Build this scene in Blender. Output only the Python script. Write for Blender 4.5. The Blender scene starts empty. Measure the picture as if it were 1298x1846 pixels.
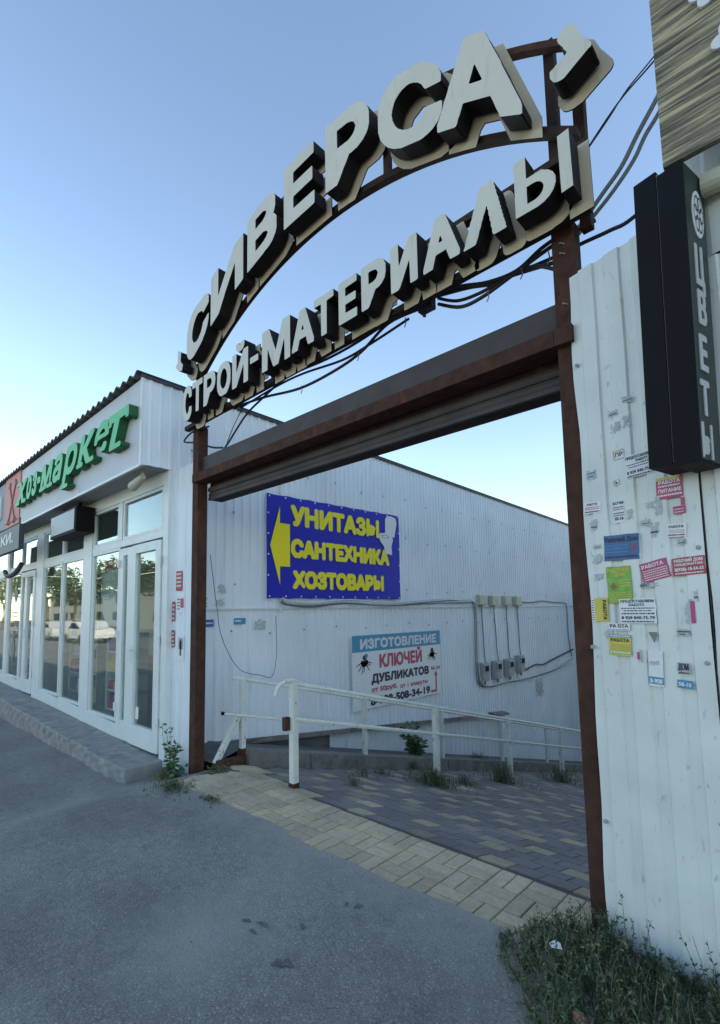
import bpy, bmesh, math, random
import numpy as np
from mathutils import Vector, Matrix
from mathutils.geometry import tessellate_polygon

SC = bpy.context.scene
COL = SC.collection
R = math.radians
rnd = random.Random(7)

# ------------------------------------------------------------------ camera
# street runs along X (increasing towards the photographer's right), the
# passage runs along +Y, Z up; camera 1.6 m above the pavement
cam = bpy.data.cameras.new('camera')
cam_ob = bpy.data.objects.new('camera', cam)
COL.objects.link(cam_ob)
SC.camera = cam_ob
_eX = Vector((0.7206, -0.0792, -0.6888)); _eZ = Vector((-0.0163, -0.9953, 0.0973))
_eX.normalize(); _eY = Vector((0.6931, 0.0589, 0.7184))
_eZ = (_eZ - _eX * _eX.dot(_eZ)).normalized()
_eY2 = _eX.cross(_eZ); _eY = _eY2 if _eY2.dot(_eY) > 0 else -_eY2
right = Vector((_eX.x, _eY.x, _eZ.x)); down = Vector((_eX.y, _eY.y, _eZ.y)); fwd = Vector((_eX.z, _eY.z, _eZ.z))
up = -down; back = -fwd
M = Matrix(((right.x, up.x, back.x, 0), (right.y, up.y, back.y, 0), (right.z, up.z, back.z, 1.6), (0, 0, 0, 1)))
cam_ob.matrix_world = M
cam.sensor_fit = 'HORIZONTAL'; cam.sensor_width = 36
cam.lens = 36 * 900 / 1298
cam.shift_x = (649 - 632) / 1298
cam.shift_y = (1014.5 - 923) / 1298
cam.clip_start = 0.05; cam.clip_end = 2000

# ------------------------------------------------------------------ world and sun
SUN_EL = R(22.0)
SUN_DIR = Vector((0.97, 0.25, 0)).normalized()          # sun to the right, behind the unseen block added to shade the gate
world = bpy.data.worlds.new("World"); SC.world = world; world.use_nodes = True
nt = world.node_tree
bg = nt.nodes['Background']
sky = nt.nodes.new('ShaderNodeTexSky'); sky.sky_type = 'NISHITA'; sky.sun_disc = False
sky.sun_elevation = SUN_EL
sky.sun_rotation = math.atan2(SUN_DIR.x, SUN_DIR.y)
sky.altitude = 0; sky.air_density = 1.0; sky.dust_density = 0.1; sky.ozone_density = 2.2
nt.links.new(sky.outputs[0], bg.inputs[0]); bg.inputs[1].default_value = 0.15
sun = bpy.data.lights.new('sun', 'SUN'); sun_ob = bpy.data.objects.new('sun', sun); COL.objects.link(sun_ob)
sun.energy = 3.0; sun.angle = R(0.5); sun.color = (1.0, 0.9, 0.78)
sd = Vector((SUN_DIR.x * math.cos(SUN_EL), SUN_DIR.y * math.cos(SUN_EL), math.sin(SUN_EL)))
sun_ob.rotation_euler = sd.to_track_quat('Z', 'Y').to_euler()
sun_ob.location = sd * 50
SC.view_settings.view_transform = 'Standard'; SC.view_settings.look = 'None'
SC.view_settings.exposure = 1.42; SC.view_settings.gamma = 1.0
SC.view_settings.use_white_balance = True; SC.view_settings.white_balance_temperature = 7400; SC.view_settings.white_balance_tint = 11
SC.cycles.max_bounces = 8

# ------------------------------------------------------------------ materials
MATS = {}
def mat(name, col, rough=0.6, metal=0.0, noise=0.0, nscale=8.0, col2=None, thr=0.5, width=0.12,
        bump=0.0, bscale=60.0, streak=None, spec=0.5, fine=0.0):
    if name in MATS: return MATS[name]
    m = bpy.data.materials.new(name); m.use_nodes = True
    n = m.node_tree.nodes; l = m.node_tree.links; b = n['Principled BSDF']
    b.inputs['Roughness'].default_value = rough; b.inputs['Metallic'].default_value = metal
    b.inputs['Specular IOR Level'].default_value = spec
    b.inputs['Base Color'].default_value = (*col, 1)
    geo = n.new('ShaderNodeNewGeometry'); src = geo.outputs['Position']
    last = None
    def mixn(a, bcol, fac, mode='MIX'):
        mx = n.new('ShaderNodeMix'); mx.data_type = 'RGBA'; mx.blend_type = mode
        if hasattr(a, 'links'): l.new(a, mx.inputs[6])
        else: mx.inputs[6].default_value = (*a, 1)
        if hasattr(bcol, 'links'): l.new(bcol, mx.inputs[7])
        else: mx.inputs[7].default_value = (*bcol, 1)
        if hasattr(fac, 'links'): l.new(fac, mx.inputs[0])
        else: mx.inputs[0].default_value = fac
        return mx.outputs[2]
    cur = col
    if noise > 0:
        t = n.new('ShaderNodeTexNoise'); t.inputs['Scale'].default_value = nscale; t.inputs['Detail'].default_value = 6
        l.new(src, t.inputs['Vector'])
        mr = n.new('ShaderNodeMapRange'); mr.inputs[1].default_value = 0.3; mr.inputs[2].default_value = 0.7
        mr.inputs[3].default_value = 1 - noise; mr.inputs[4].default_value = 1 + noise
        l.new(t.outputs[0], mr.inputs[0])
        vm = n.new('ShaderNodeVectorMath'); vm.operation = 'SCALE'; vm.inputs[0].default_value = cur
        l.new(mr.outputs[0], vm.inputs['Scale']); cur = vm.outputs[0]
    if col2 is not None:
        t = n.new('ShaderNodeTexNoise'); t.inputs['Scale'].default_value = 1.0; t.inputs['Detail'].default_value = 8; t.inputs['Roughness'].default_value = 0.65
        mp = n.new('ShaderNodeMapping'); sv = streak or (nscale, nscale, nscale); mp.inputs['Scale'].default_value = sv
        l.new(src, mp.inputs[0]); l.new(mp.outputs[0], t.inputs['Vector'])
        mr = n.new('ShaderNodeMapRange'); mr.inputs[1].default_value = thr; mr.inputs[2].default_value = thr + width
        l.new(t.outputs[0], mr.inputs[0]); cur = mixn(cur, col2, mr.outputs[0])
    if fine > 0:
        t = n.new('ShaderNodeTexNoise'); t.inputs['Scale'].default_value = 220; t.inputs['Detail'].default_value = 2
        l.new(src, t.inputs['Vector'])
        mr = n.new('ShaderNodeMapRange'); mr.inputs[1].default_value = 0.3; mr.inputs[2].default_value = 0.7
        mr.inputs[3].default_value = 1 - fine; mr.inputs[4].default_value = 1 + fine
        l.new(t.outputs[0], mr.inputs[0])
        vm = n.new('ShaderNodeVectorMath'); vm.operation = 'SCALE'
        if hasattr(cur, 'links'): l.new(cur, vm.inputs[0])
        else: vm.inputs[0].default_value = cur
        l.new(mr.outputs[0], vm.inputs['Scale']); cur = vm.outputs[0]
    if hasattr(cur, 'links'): l.new(cur, b.inputs['Base Color'])
    if bump > 0:
        t = n.new('ShaderNodeTexNoise'); t.inputs['Scale'].default_value = bscale; t.inputs['Detail'].default_value = 5
        l.new(src, t.inputs['Vector'])
        bp = n.new('ShaderNodeBump'); bp.inputs['Strength'].default_value = bump; bp.inputs['Distance'].default_value = 0.01
        l.new(t.outputs[0], bp.inputs['Height']); l.new(bp.outputs[0], b.inputs['Normal'])
    MATS[name] = m
    return m

M_side = mat('pale_blue_sheet_metal', (0.72, 0.78, 0.81), 0.5, noise=0.06, nscale=1.2, col2=(0.46, 0.52, 0.56), streak=(9, 9, 0.7), thr=0.56, width=0.3, bump=0.05, bscale=4)
M_lower = mat('lower_sheet_metal', (0.62, 0.67, 0.69), 0.55, noise=0.08, nscale=1.5, col2=(0.33, 0.34, 0.33), streak=(5, 5, 1.5), thr=0.58, width=0.25)
M_rwall = mat('scuffed_white_sheet_metal', (0.66, 0.70, 0.66), 0.42, noise=0.09, nscale=3, col2=(0.36, 0.39, 0.38), streak=(30, 30, 13), thr=0.60, width=0.12, bump=0.06, bscale=9)
M_white = mat('white_plastic_frame', (0.66, 0.71, 0.69), 0.4, noise=0.05, nscale=5, col2=(0.36, 0.38, 0.33), streak=(14, 14, 3), thr=0.64, width=0.25)
M_fascia = mat('weathered_white_fascia', (0.50, 0.54, 0.56), 0.55, noise=0.05, nscale=2, col2=(0.27, 0.29, 0.30), streak=(7, 7, 1.2), thr=0.6, width=0.2)
M_trim = mat('dark_roof_trim', (0.035, 0.04, 0.045), 0.6, noise=0.2, nscale=10)
M_slate = mat('grey_wavy_slate', (0.10, 0.105, 0.11), 0.85, noise=0.25, nscale=9)
M_soffit = mat('soffit_slats', (0.30, 0.32, 0.31), 0.6, noise=0.12, nscale=6)
M_rust = mat('rusty_brown_steel', (0.066, 0.032, 0.023), 0.85, spec=.2, noise=0.25, nscale=14, col2=(0.125, 0.050, 0.024), streak=(11, 11, 4), thr=0.55, width=0.15, bump=0.25, bscale=70)
M_rustd = mat('dark_brown_steel', (0.045, 0.027, 0.023), 0.8, spec=.2, noise=0.25, nscale=12, col2=(0.13, 0.06, 0.035), streak=(9, 9, 5), thr=0.58, width=0.15, bump=0.2)
M_casing = mat('grey_shutter_steel', (0.062, 0.054, 0.052), 0.6, noise=0.2, nscale=5, spec=.3, col2=(.085, .055, .04), streak=(4, 4, 14), thr=.58, width=.15)
M_face = mat('letter_face', (0.58, 0.57, 0.49), 0.5, noise=0.05, nscale=5, col2=(0.36, 0.35, 0.29), streak=(16, 16, 3), thr=0.56, width=0.3)
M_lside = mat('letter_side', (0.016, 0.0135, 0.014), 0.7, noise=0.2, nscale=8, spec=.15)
M_board = mat('cream_backing', (0.50, 0.43, 0.31), 0.6, noise=0.08, nscale=6, col2=(0.26, 0.23, 0.18), streak=(12, 12, 2), thr=0.58, width=0.25)
M_green = mat('green_letter_face', (0.055, 0.48, 0.18), 0.5, noise=0.08, nscale=4)
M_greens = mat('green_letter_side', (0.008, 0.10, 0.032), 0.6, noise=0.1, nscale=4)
M_red = mat('faded_red_panel', (0.52, 0.17, 0.13), 0.55, noise=0.08, nscale=3)
M_redd = mat('dull_red', (0.30, 0.07, 0.06), 0.6)
M_black = mat('black_sheet', (0.007, 0.007, 0.009), 0.6, noise=0.15, nscale=5, spec=.12)
M_dgreen = mat('dark_sign_face', (0.022, 0.034, 0.030), 0.4, noise=0.1, nscale=5, spec=.25)
M_sigw = mat('sign_white', (0.62, 0.66, 0.66), 0.5)
M_cable = mat('cable_black', (0.028, 0.030, 0.036), 0.55)
M_cableg = mat('cable_grey', (0.20, 0.215, 0.22), 0.6)
M_conc = mat('weathered_concrete', (0.27, 0.265, 0.25), 0.9, noise=0.2, nscale=7, col2=(0.15, 0.15, 0.14), streak=(5, 5, 5), thr=0.52, width=0.2, bump=0.5, bscale=45, fine=0.15)
M_dconc = mat('damp_dark_concrete', (0.10, 0.105, 0.10), 0.9, noise=0.25, nscale=5, bump=0.4, bscale=30, fine=0.15)
M_rail = mat('chipped_white_paint', (0.60, 0.63, 0.58), 0.5, noise=0.07, nscale=9, col2=(0.20, 0.085, 0.045), streak=(30, 30, 11), thr=0.615, width=0.04, bump=0.1)
M_box = mat('aged_cream_plastic', (0.44, 0.45, 0.33), 0.5, noise=0.05, nscale=6)
M_meter = mat('grey_meter_plastic', (0.30, 0.33, 0.33), 0.4, noise=0.06, nscale=6)
M_blue = mat('blue_banner_vinyl', (0.018, 0.027, 0.38), 0.5, noise=0.10, nscale=1.5, bump=0.25, bscale=2.2, spec=.2)
M_yel = mat('yellow_print', (0.88, 0.74, 0.03), 0.5, spec=.2)
M_yelo = mat('pale_outline_print', (0.50, 0.46, 0.20), 0.5)
M_paper = mat('white_paper', (0.72, 0.74, 0.73), 0.6, noise=0.04, nscale=30)
M_cyan = mat('blue_print', (0.045, 0.26, 0.42), 0.5)
M_pink = mat('crimson_print', (0.46, 0.07, 0.12), 0.5)
M_ink = mat('black_ink', (0.03, 0.03, 0.05), 0.5)
M_ply = mat('yellow_flyer', (0.60, 0.50, 0.08), 0.55, noise=0.06, nscale=30)
M_grn = mat('green_flyer', (0.17, 0.40, 0.06), 0.5, noise=0.2, nscale=25)
M_blu = mat('blue_flyer', (0.035, 0.13, 0.30), 0.5, noise=0.1, nscale=25)
M_pnk = mat('magenta_flyer', (0.48, 0.06, 0.15), 0.5, noise=0.06, nscale=25)
M_rdf = mat('red_flyer', (0.42, 0.055, 0.07), 0.5, noise=0.06, nscale=25)
M_tan = mat('orange_tan_flyer', (0.50, 0.32, 0.10), 0.55)
M_residue = mat('old_paper_residue', (0.44, 0.48, 0.47), 0.8, noise=0.12, nscale=40, col2=(0.20, 0.22, 0.22), streak=(40, 40, 40), thr=0.58, width=0.1)
M_leaf = mat('weed_leaf', (0.055, 0.095, 0.040), 0.6, noise=0.35, nscale=12)
M_leaf2 = mat('fresh_leaf', (0.05, 0.13, 0.035), 0.5, noise=0.3, nscale=15)
M_dry = mat('dry_grass', (0.30, 0.27, 0.15), 0.7, noise=0.25, nscale=20)
M_stem = mat('weed_stem', (0.13, 0.15, 0.07), 0.7)
M_bark = mat('bark', (0.10, 0.075, 0.05), 0.9, noise=0.3, nscale=6)
M_wgoods = mat('shop_floor', (0.40, 0.37, 0.33), 0.5)
M_dirt = mat('bare_soil', (0.11, 0.10, 0.08), 0.95, noise=0.3, nscale=8, bump=0.6, bscale=30, fine=0.3)

def glass_mat():
    m = bpy.data.materials.new('window_glass'); m.use_nodes = True
    n = m.node_tree.nodes; l = m.node_tree.links; n.remove(n['Principled BSDF'])
    tr = n.new('ShaderNodeBsdfTransparent'); tr.inputs[0].default_value = (0.86, 0.92, 0.90, 1)
    gl = n.new('ShaderNodeBsdfGlossy'); gl.inputs['Roughness'].default_value = 0.015; gl.inputs[0].default_value = (0.95, 1, 0.98, 1)
    lw = n.new('ShaderNodeLayerWeight'); lw.inputs[0].default_value = .5
    pw = n.new('ShaderNodeMath'); pw.operation = 'POWER'; l.new(lw.outputs['Facing'], pw.inputs[0]); pw.inputs[1].default_value = 3.6
    fr = n.new('ShaderNodeMath'); fr.operation = 'MULTIPLY_ADD'; l.new(pw.outputs[0], fr.inputs[0]); fr.inputs[1].default_value = .8; fr.inputs[2].default_value = .05
    t = n.new('ShaderNodeTexNoise'); t.inputs['Scale'].default_value = 1.1
    geo = n.new('ShaderNodeNewGeometry'); l.new(geo.outputs['Position'], t.inputs['Vector'])
    bp = n.new('ShaderNodeBump'); bp.inputs['Strength'].default_value = 0.06; bp.inputs['Distance'].default_value = 0.05
    l.new(t.outputs[0], bp.inputs['Height']); l.new(bp.outputs[0], gl.inputs['Normal'])
    mx = n.new('ShaderNodeMixShader'); l.new(fr.outputs[0], mx.inputs[0]); l.new(tr.outputs[0], mx.inputs[1]); l.new(gl.outputs[0], mx.inputs[2])
    l.new(mx.outputs[0], n['Material Output'].inputs[0]); return m
M_glass = glass_mat()

def asphalt_mat():
    m = bpy.data.materials.new('worn_asphalt'); m.use_nodes = True
    n = m.node_tree.nodes; l = m.node_tree.links; b = n['Principled BSDF']
    geo = n.new('ShaderNodeNewGeometry')
    def noi(sc, det=4, ro=0.6):
        t = n.new('ShaderNodeTexNoise'); t.inputs['Scale'].default_value = sc; t.inputs['Detail'].default_value = det; t.inputs['Roughness'].default_value = ro
        l.new(geo.outputs['Position'], t.inputs['Vector']); return t.outputs[0]
    def rmp(s, a, c, lo, hi):
        mr = n.new('ShaderNodeMapRange'); l.new(s, mr.inputs[0])
        for i, v in enumerate((a, c, lo, hi)): mr.inputs[i + 1].default_value = v
        return mr.outputs[0]
    def mul(a, c):
        x = n.new('ShaderNodeMath'); x.operation = 'MULTIPLY'; l.new(a, x.inputs[0]); l.new(c, x.inputs[1]); return x.outputs[0]
    big = rmp(noi(0.9), 0.35, 0.65, 0.80, 1.22); mid = rmp(noi(14, 6, .7), 0.3, 0.7, 0.80, 1.2); fine = rmp(noi(130, 3, .8), 0.3, 0.7, 0.42, 1.6)
    vo = n.new('ShaderNodeTexVoronoi'); vo.inputs['Scale'].default_value = 55; l.new(geo.outputs['Position'], vo.inputs['Vector'])
    st = rmp(vo.outputs['Distance'], 0.05, 0.32, 1.75, .95)
    f = mul(mul(mul(big, mid), fine), st)
    vm = n.new('ShaderNodeVectorMath'); vm.operation = 'SCALE'; vm.inputs[0].default_value = (0.20, 0.184, 0.163); l.new(f, vm.inputs['Scale'])
    # dusty worn patches and the pale strip of sand by the pavers
    dust = rmp(noi(1.7, 7, .62), 0.55, 0.75, 0, 0.55)
    sp = n.new('ShaderNodeSeparateXYZ'); l.new(geo.outputs['Position'], sp.inputs[0])
    ma = n.new('ShaderNodeMath'); ma.operation = 'MULTIPLY_ADD'; l.new(noi(3.2, 6), ma.inputs[0]); ma.inputs[1].default_value = .9; l.new(sp.outputs[1], ma.inputs[2])
    band = rmp(ma.outputs[0], 2.45, 2.85, 0, .6)
    dist = n.new('ShaderNodeVectorMath'); dist.operation = 'DISTANCE'; l.new(geo.outputs['Position'], dist.inputs[0]); dist.inputs[1].default_value = (-2.42, 1.38, 0)
    mb2 = n.new('ShaderNodeMath'); mb2.operation = 'MULTIPLY_ADD'; l.new(noi(6, 7, .7), mb2.inputs[0]); mb2.inputs[1].default_value = .45; l.new(dist.outputs['Value'], mb2.inputs[2])
    patch = rmp(mb2.outputs[0], .25, .75, .75, 0)
    for o_ in (band, patch):
        mm_ = n.new('ShaderNodeMath'); mm_.operation = 'MAXIMUM'; l.new(dust, mm_.inputs[0]); l.new(o_, mm_.inputs[1]); dust = mm_.outputs[0]
    mx = n.new('ShaderNodeMix'); mx.data_type = 'RGBA'; l.new(dust, mx.inputs[0]); l.new(vm.outputs[0], mx.inputs[6])
    mx.inputs[7].default_value = (0.31, 0.29, 0.255, 1)
    l.new(mx.outputs[2], b.inputs['Base Color']); b.inputs['Roughness'].default_value = 0.85
    bp = n.new('ShaderNodeBump'); bp.inputs['Strength'].default_value = 0.55; bp.inputs['Distance'].default_value = 0.006
    l.new(vo.outputs['Distance'], bp.inputs['Height'])
    bp2 = n.new('ShaderNodeBump'); bp2.inputs['Strength'].default_value = 0.35; bp2.inputs['Distance'].default_value = 0.02
    l.new(noi(9, 8, .7), bp2.inputs['Height']); l.new(bp.outputs[0], bp2.inputs['Normal']); l.new(bp2.outputs[0], b.inputs['Normal'])
    return m
M_asph = asphalt_mat()

def attr_mat(name, rough=0.85, bump=0.3, noise=0.14):
    m = bpy.data.materials.new(name); m.use_nodes = True
    n = m.node_tree.nodes; l = m.node_tree.links; b = n['Principled BSDF']
    a = n.new('ShaderNodeAttribute'); a.attribute_name = 'tint'
    geo = n.new('ShaderNodeNewGeometry')
    t = n.new('ShaderNodeTexNoise'); t.inputs['Scale'].default_value = 26; t.inputs['Detail'].default_value = 8; t.inputs['Roughness'].default_value = .75
    l.new(geo.outputs['Position'], t.inputs['Vector'])
    mr = n.new('ShaderNodeMapRange'); mr.inputs[1].default_value = .3; mr.inputs[2].default_value = .7; mr.inputs[3].default_value = 1 - noise * 1.6; mr.inputs[4].default_value = 1 + noise * 1.3
    l.new(t.outputs[0], mr.inputs[0])
    t3 = n.new('ShaderNodeTexNoise'); t3.inputs['Scale'].default_value = 1.8; t3.inputs['Detail'].default_value = 5
    l.new(geo.outputs['Position'], t3.inputs['Vector'])
    mr3 = n.new('ShaderNodeMapRange'); mr3.inputs[1].default_value = .3; mr3.inputs[2].default_value = .7; mr3.inputs[3].default_value = .75; mr3.inputs[4].default_value = 1.15
    l.new(t3.outputs[0], mr3.inputs[0])
    mm = n.new('ShaderNodeMath'); mm.operation = 'MULTIPLY'; l.new(mr.outputs[0], mm.inputs[0]); l.new(mr3.outputs[0], mm.inputs[1])
    vm = n.new('ShaderNodeVectorMath'); vm.operation = 'SCALE'; l.new(a.outputs['Color'], vm.inputs[0]); l.new(mm.outputs[0], vm.inputs['Scale'])
    l.new(vm.outputs[0], b.inputs['Base Color']); b.inputs['Roughness'].default_value = rough
    t2 = n.new('ShaderNodeTexNoise'); t2.inputs['Scale'].default_value = 90; t2.inputs['Detail'].default_value = 4; l.new(geo.outputs['Position'], t2.inputs['Vector'])
    bp = n.new('ShaderNodeBump'); bp.inputs['Strength'].default_value = bump; bp.inputs['Distance'].default_value = 0.004
    l.new(t2.outputs[0], bp.inputs['Height']); l.new(bp.outputs[0], b.inputs['Normal'])
    return m
M_tint = attr_mat('paver_stone')
M_goods = attr_mat('packaged_goods', 0.5, 0.0, 0.08)
M_fol = attr_mat('foliage_tint', 0.65, 0.0, 0.15)

def wood_mat():
    m = bpy.data.materials.new('grooved_wood_print'); m.use_nodes = True
    n = m.node_tree.nodes; l = m.node_tree.links; b = n['Principled BSDF']
    geo = n.new('ShaderNodeNewGeometry'); mp = n.new('ShaderNodeMapping'); mp.inputs['Scale'].default_value = (1.6, 1.6, 34)
    mp.inputs['Rotation'].default_value = (0, R(-3), 0)
    l.new(geo.outputs['Position'], mp.inputs[0])
    t = n.new('ShaderNodeTexNoise'); t.inputs['Scale'].default_value = 1.6; t.inputs['Detail'].default_value = 9; t.inputs['Roughness'].default_value = .7
    l.new(mp.outputs[0], t.inputs['Vector'])
    cr = n.new('ShaderNodeValToRGB'); e = cr.color_ramp.elements
    e[0].position = 0.38; e[0].color = (0.045, 0.040, 0.028, 1); e[1].position = 0.60; e[1].color = (0.46, 0.40, 0.24, 1)
    x = e.new(0.5); x.color = (0.19, 0.17, 0.11, 1)
    l.new(t.outputs[0], cr.inputs[0]); l.new(cr.outputs[0], b.inputs['Base Color']); b.inputs['Roughness'].default_value = .7
    bp = n.new('ShaderNodeBump'); bp.inputs['Strength'].default_value = .5; bp.inputs['Distance'].default_value = .01
    l.new(t.outputs[0], bp.inputs['Height']); l.new(bp.outputs[0], b.inputs['Normal'])
    return m
M_wood = wood_mat()

# ------------------------------------------------------------------ scene graph helpers
def tag(o, label=None, cat=None, group=None, kind=None):
    if label: o['label'] = label
    if cat: o['category'] = cat
    if group: o['group'] = group
    if kind: o['kind'] = kind
    return o
def empty(name, loc=(0, 0, 0), rz=0.0, label=None, cat=None, group=None):
    o = bpy.data.objects.new(name, None); COL.objects.link(o); o.location = loc; o.rotation_euler = (0, 0, rz)
    o.empty_display_size = 0.1
    return tag(o, label, cat, group)
def addmesh(name, me, parent=None, world_coords=True):
    o = bpy.data.objects.new(name, me); COL.objects.link(o)
    if parent is not None:
        o.parent = parent
        if world_coords:
            p = parent; m4 = Matrix.Identity(4)
            while p is not None:
                m4 = (Matrix.Translation(p.location) @ p.rotation_euler.to_matrix().to_4x4()) @ m4 if p.type == 'EMPTY' else m4
                p = p.parent
            me.transform(m4.inverted())
    return o

class MB:
    def __init__(s): s.v = []; s.f = []; s.mi = []; s.c = []
    def poly(s, pts, mi=0, col=(1, 1, 1)):
        i = len(s.v); s.v += [tuple(p) for p in pts]; s.f.append(tuple(range(i, i + len(pts)))); s.mi.append(mi); s.c.append(col)
    def box(s, a, b, mi=0, col=(1, 1, 1)):
        x0, y0, z0 = [min(a[k], b[k]) for k in range(3)]; x1, y1, z1 = [max(a[k], b[k]) for k in range(3)]
        i = len(s.v)
        s.v += [(x0, y0, z0), (x1, y0, z0), (x1, y1, z0), (x0, y1, z0), (x0, y0, z1), (x1, y0, z1), (x1, y1, z1), (x0, y1, z1)]
        for q in ((0, 3, 2, 1), (4, 5, 6, 7), (0, 1, 5, 4), (1, 2, 6, 5), (2, 3, 7, 6), (3, 0, 4, 7)):
            s.f.append(tuple(i + k for k in q)); s.mi.append(mi); s.c.append(col)
    def hexa(s, p, mi=0, col=(1, 1, 1)):      # 8 corners: bottom 4 ccw, top 4 ccw
        i = len(s.v); s.v += [tuple(q) for q in p]
        for q in ((0, 3, 2, 1), (4, 5, 6, 7), (0, 1, 5, 4), (1, 2, 6, 5), (2, 3, 7, 6), (3, 0, 4, 7)):
            s.f.append(tuple(i + k for k in q)); s.mi.append(mi); s.c.append(col)
    def bar(s, a, b, w, h, mi=0, upv=(0, 0, 1)):
        a = Vector(a); b = Vector(b); d = (b - a).normalized(); u = Vector(upv)
        sd_ = d.cross(u)
        if sd_.length < 1e-4: sd_ = d.cross(Vector((1, 0, 0)))
        sd_.normalize(); u = sd_.cross(d).normalized()
        q = []
        for c in (a, b):
            q.append([c + sd_ * x * w / 2 + u * y * h / 2 for x, y in ((-1, -1), (1, -1), (1, 1), (-1, 1))])
        s.hexa(q[0] + q[1], mi)
    def tube(s, pts, r, n=6, mi=0, caps=True):
        pts = [Vector(p) for p in pts]; rings = []
        pn = None
        for i, p in enumerate(pts):
            d = (pts[min(i + 1, len(pts) - 1)] - pts[max(i - 1, 0)]).normalized()
            if pn is None:
                pn = d.cross(Vector((0, 0, 1)));
                if pn.length < 1e-3: pn = d.cross(Vector((1, 0, 0)))
            pn = (pn - d * d.dot(pn)).normalized(); bn = d.cross(pn)
            rr = r[i] if isinstance(r, (list, tuple)) else r
            base = len(s.v)
            for k in range(n):
                a = 2 * math.pi * k / n; s.v.append(tuple(p + pn * math.cos(a) * rr + bn * math.sin(a) * rr))
            rings.append(base)
        for i in range(len(rings) - 1):
            for k in range(n):
                s.f.append((rings[i] + k, rings[i] + (k + 1) % n, rings[i + 1] + (k + 1) % n, rings[i + 1] + k)); s.mi.append(mi); s.c.append((1, 1, 1))
        if caps:
            s.f.append(tuple(rings[0] + k for k in reversed(range(n)))); s.mi.append(mi); s.c.append((1, 1, 1))
            s.f.append(tuple(rings[-1] + k for k in range(n))); s.mi.append(mi); s.c.append((1, 1, 1))
    def build(s, name, mats, parent=None, smooth=False, tint=False, bevel=0.0, world_coords=True):
        me = bpy.data.meshes.new(name); me.from_pydata(s.v, [], s.f)
        if not isinstance(mats, (list, tuple)): mats = [mats]
        for m in mats: me.materials.append(m)
        me.polygons.foreach_set('material_index', s.mi)
        if tint:
            at = me.color_attributes.new('tint', 'FLOAT_COLOR', 'CORNER')
            buf = []
            for fc, c in zip(s.f, s.c): buf += [c[0], c[1], c[2], 1.0] * len(fc)
            at.data.foreach_set('color', buf)
        if smooth: me.polygons.foreach_set('use_smooth', [True] * len(s.f))
        me.update()
        o = addmesh(name, me, parent, world_coords)
        if bevel > 0:
            bm = bmesh.new(); bm.from_mesh(me); bmesh.ops.remove_doubles(bm, verts=bm.verts, dist=1e-5)
            bmesh.ops.bevel(bm, geom=bm.edges[:], offset=bevel, segments=2, affect='EDGES', profile=0.6)
            bm.to_mesh(me); bm.free()
        return o

def spline(pts, n=6):
    P = [Vector(p) for p in pts]; out = []
    for i in range(len(P) - 1):
        p0 = P[max(i - 1, 0)]; p1 = P[i]; p2 = P[i + 1]; p3 = P[min(i + 2, len(P) - 1)]
        for k in range(n):
            t = k / n
            out.append(0.5 * ((2 * p1) + (-p0 + p2) * t + (2 * p0 - 5 * p1 + 4 * p2 - p3) * t * t + (-p0 + 3 * p1 - 3 * p2 + p3) * t ** 3))
    out.append(P[-1]); return out

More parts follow.
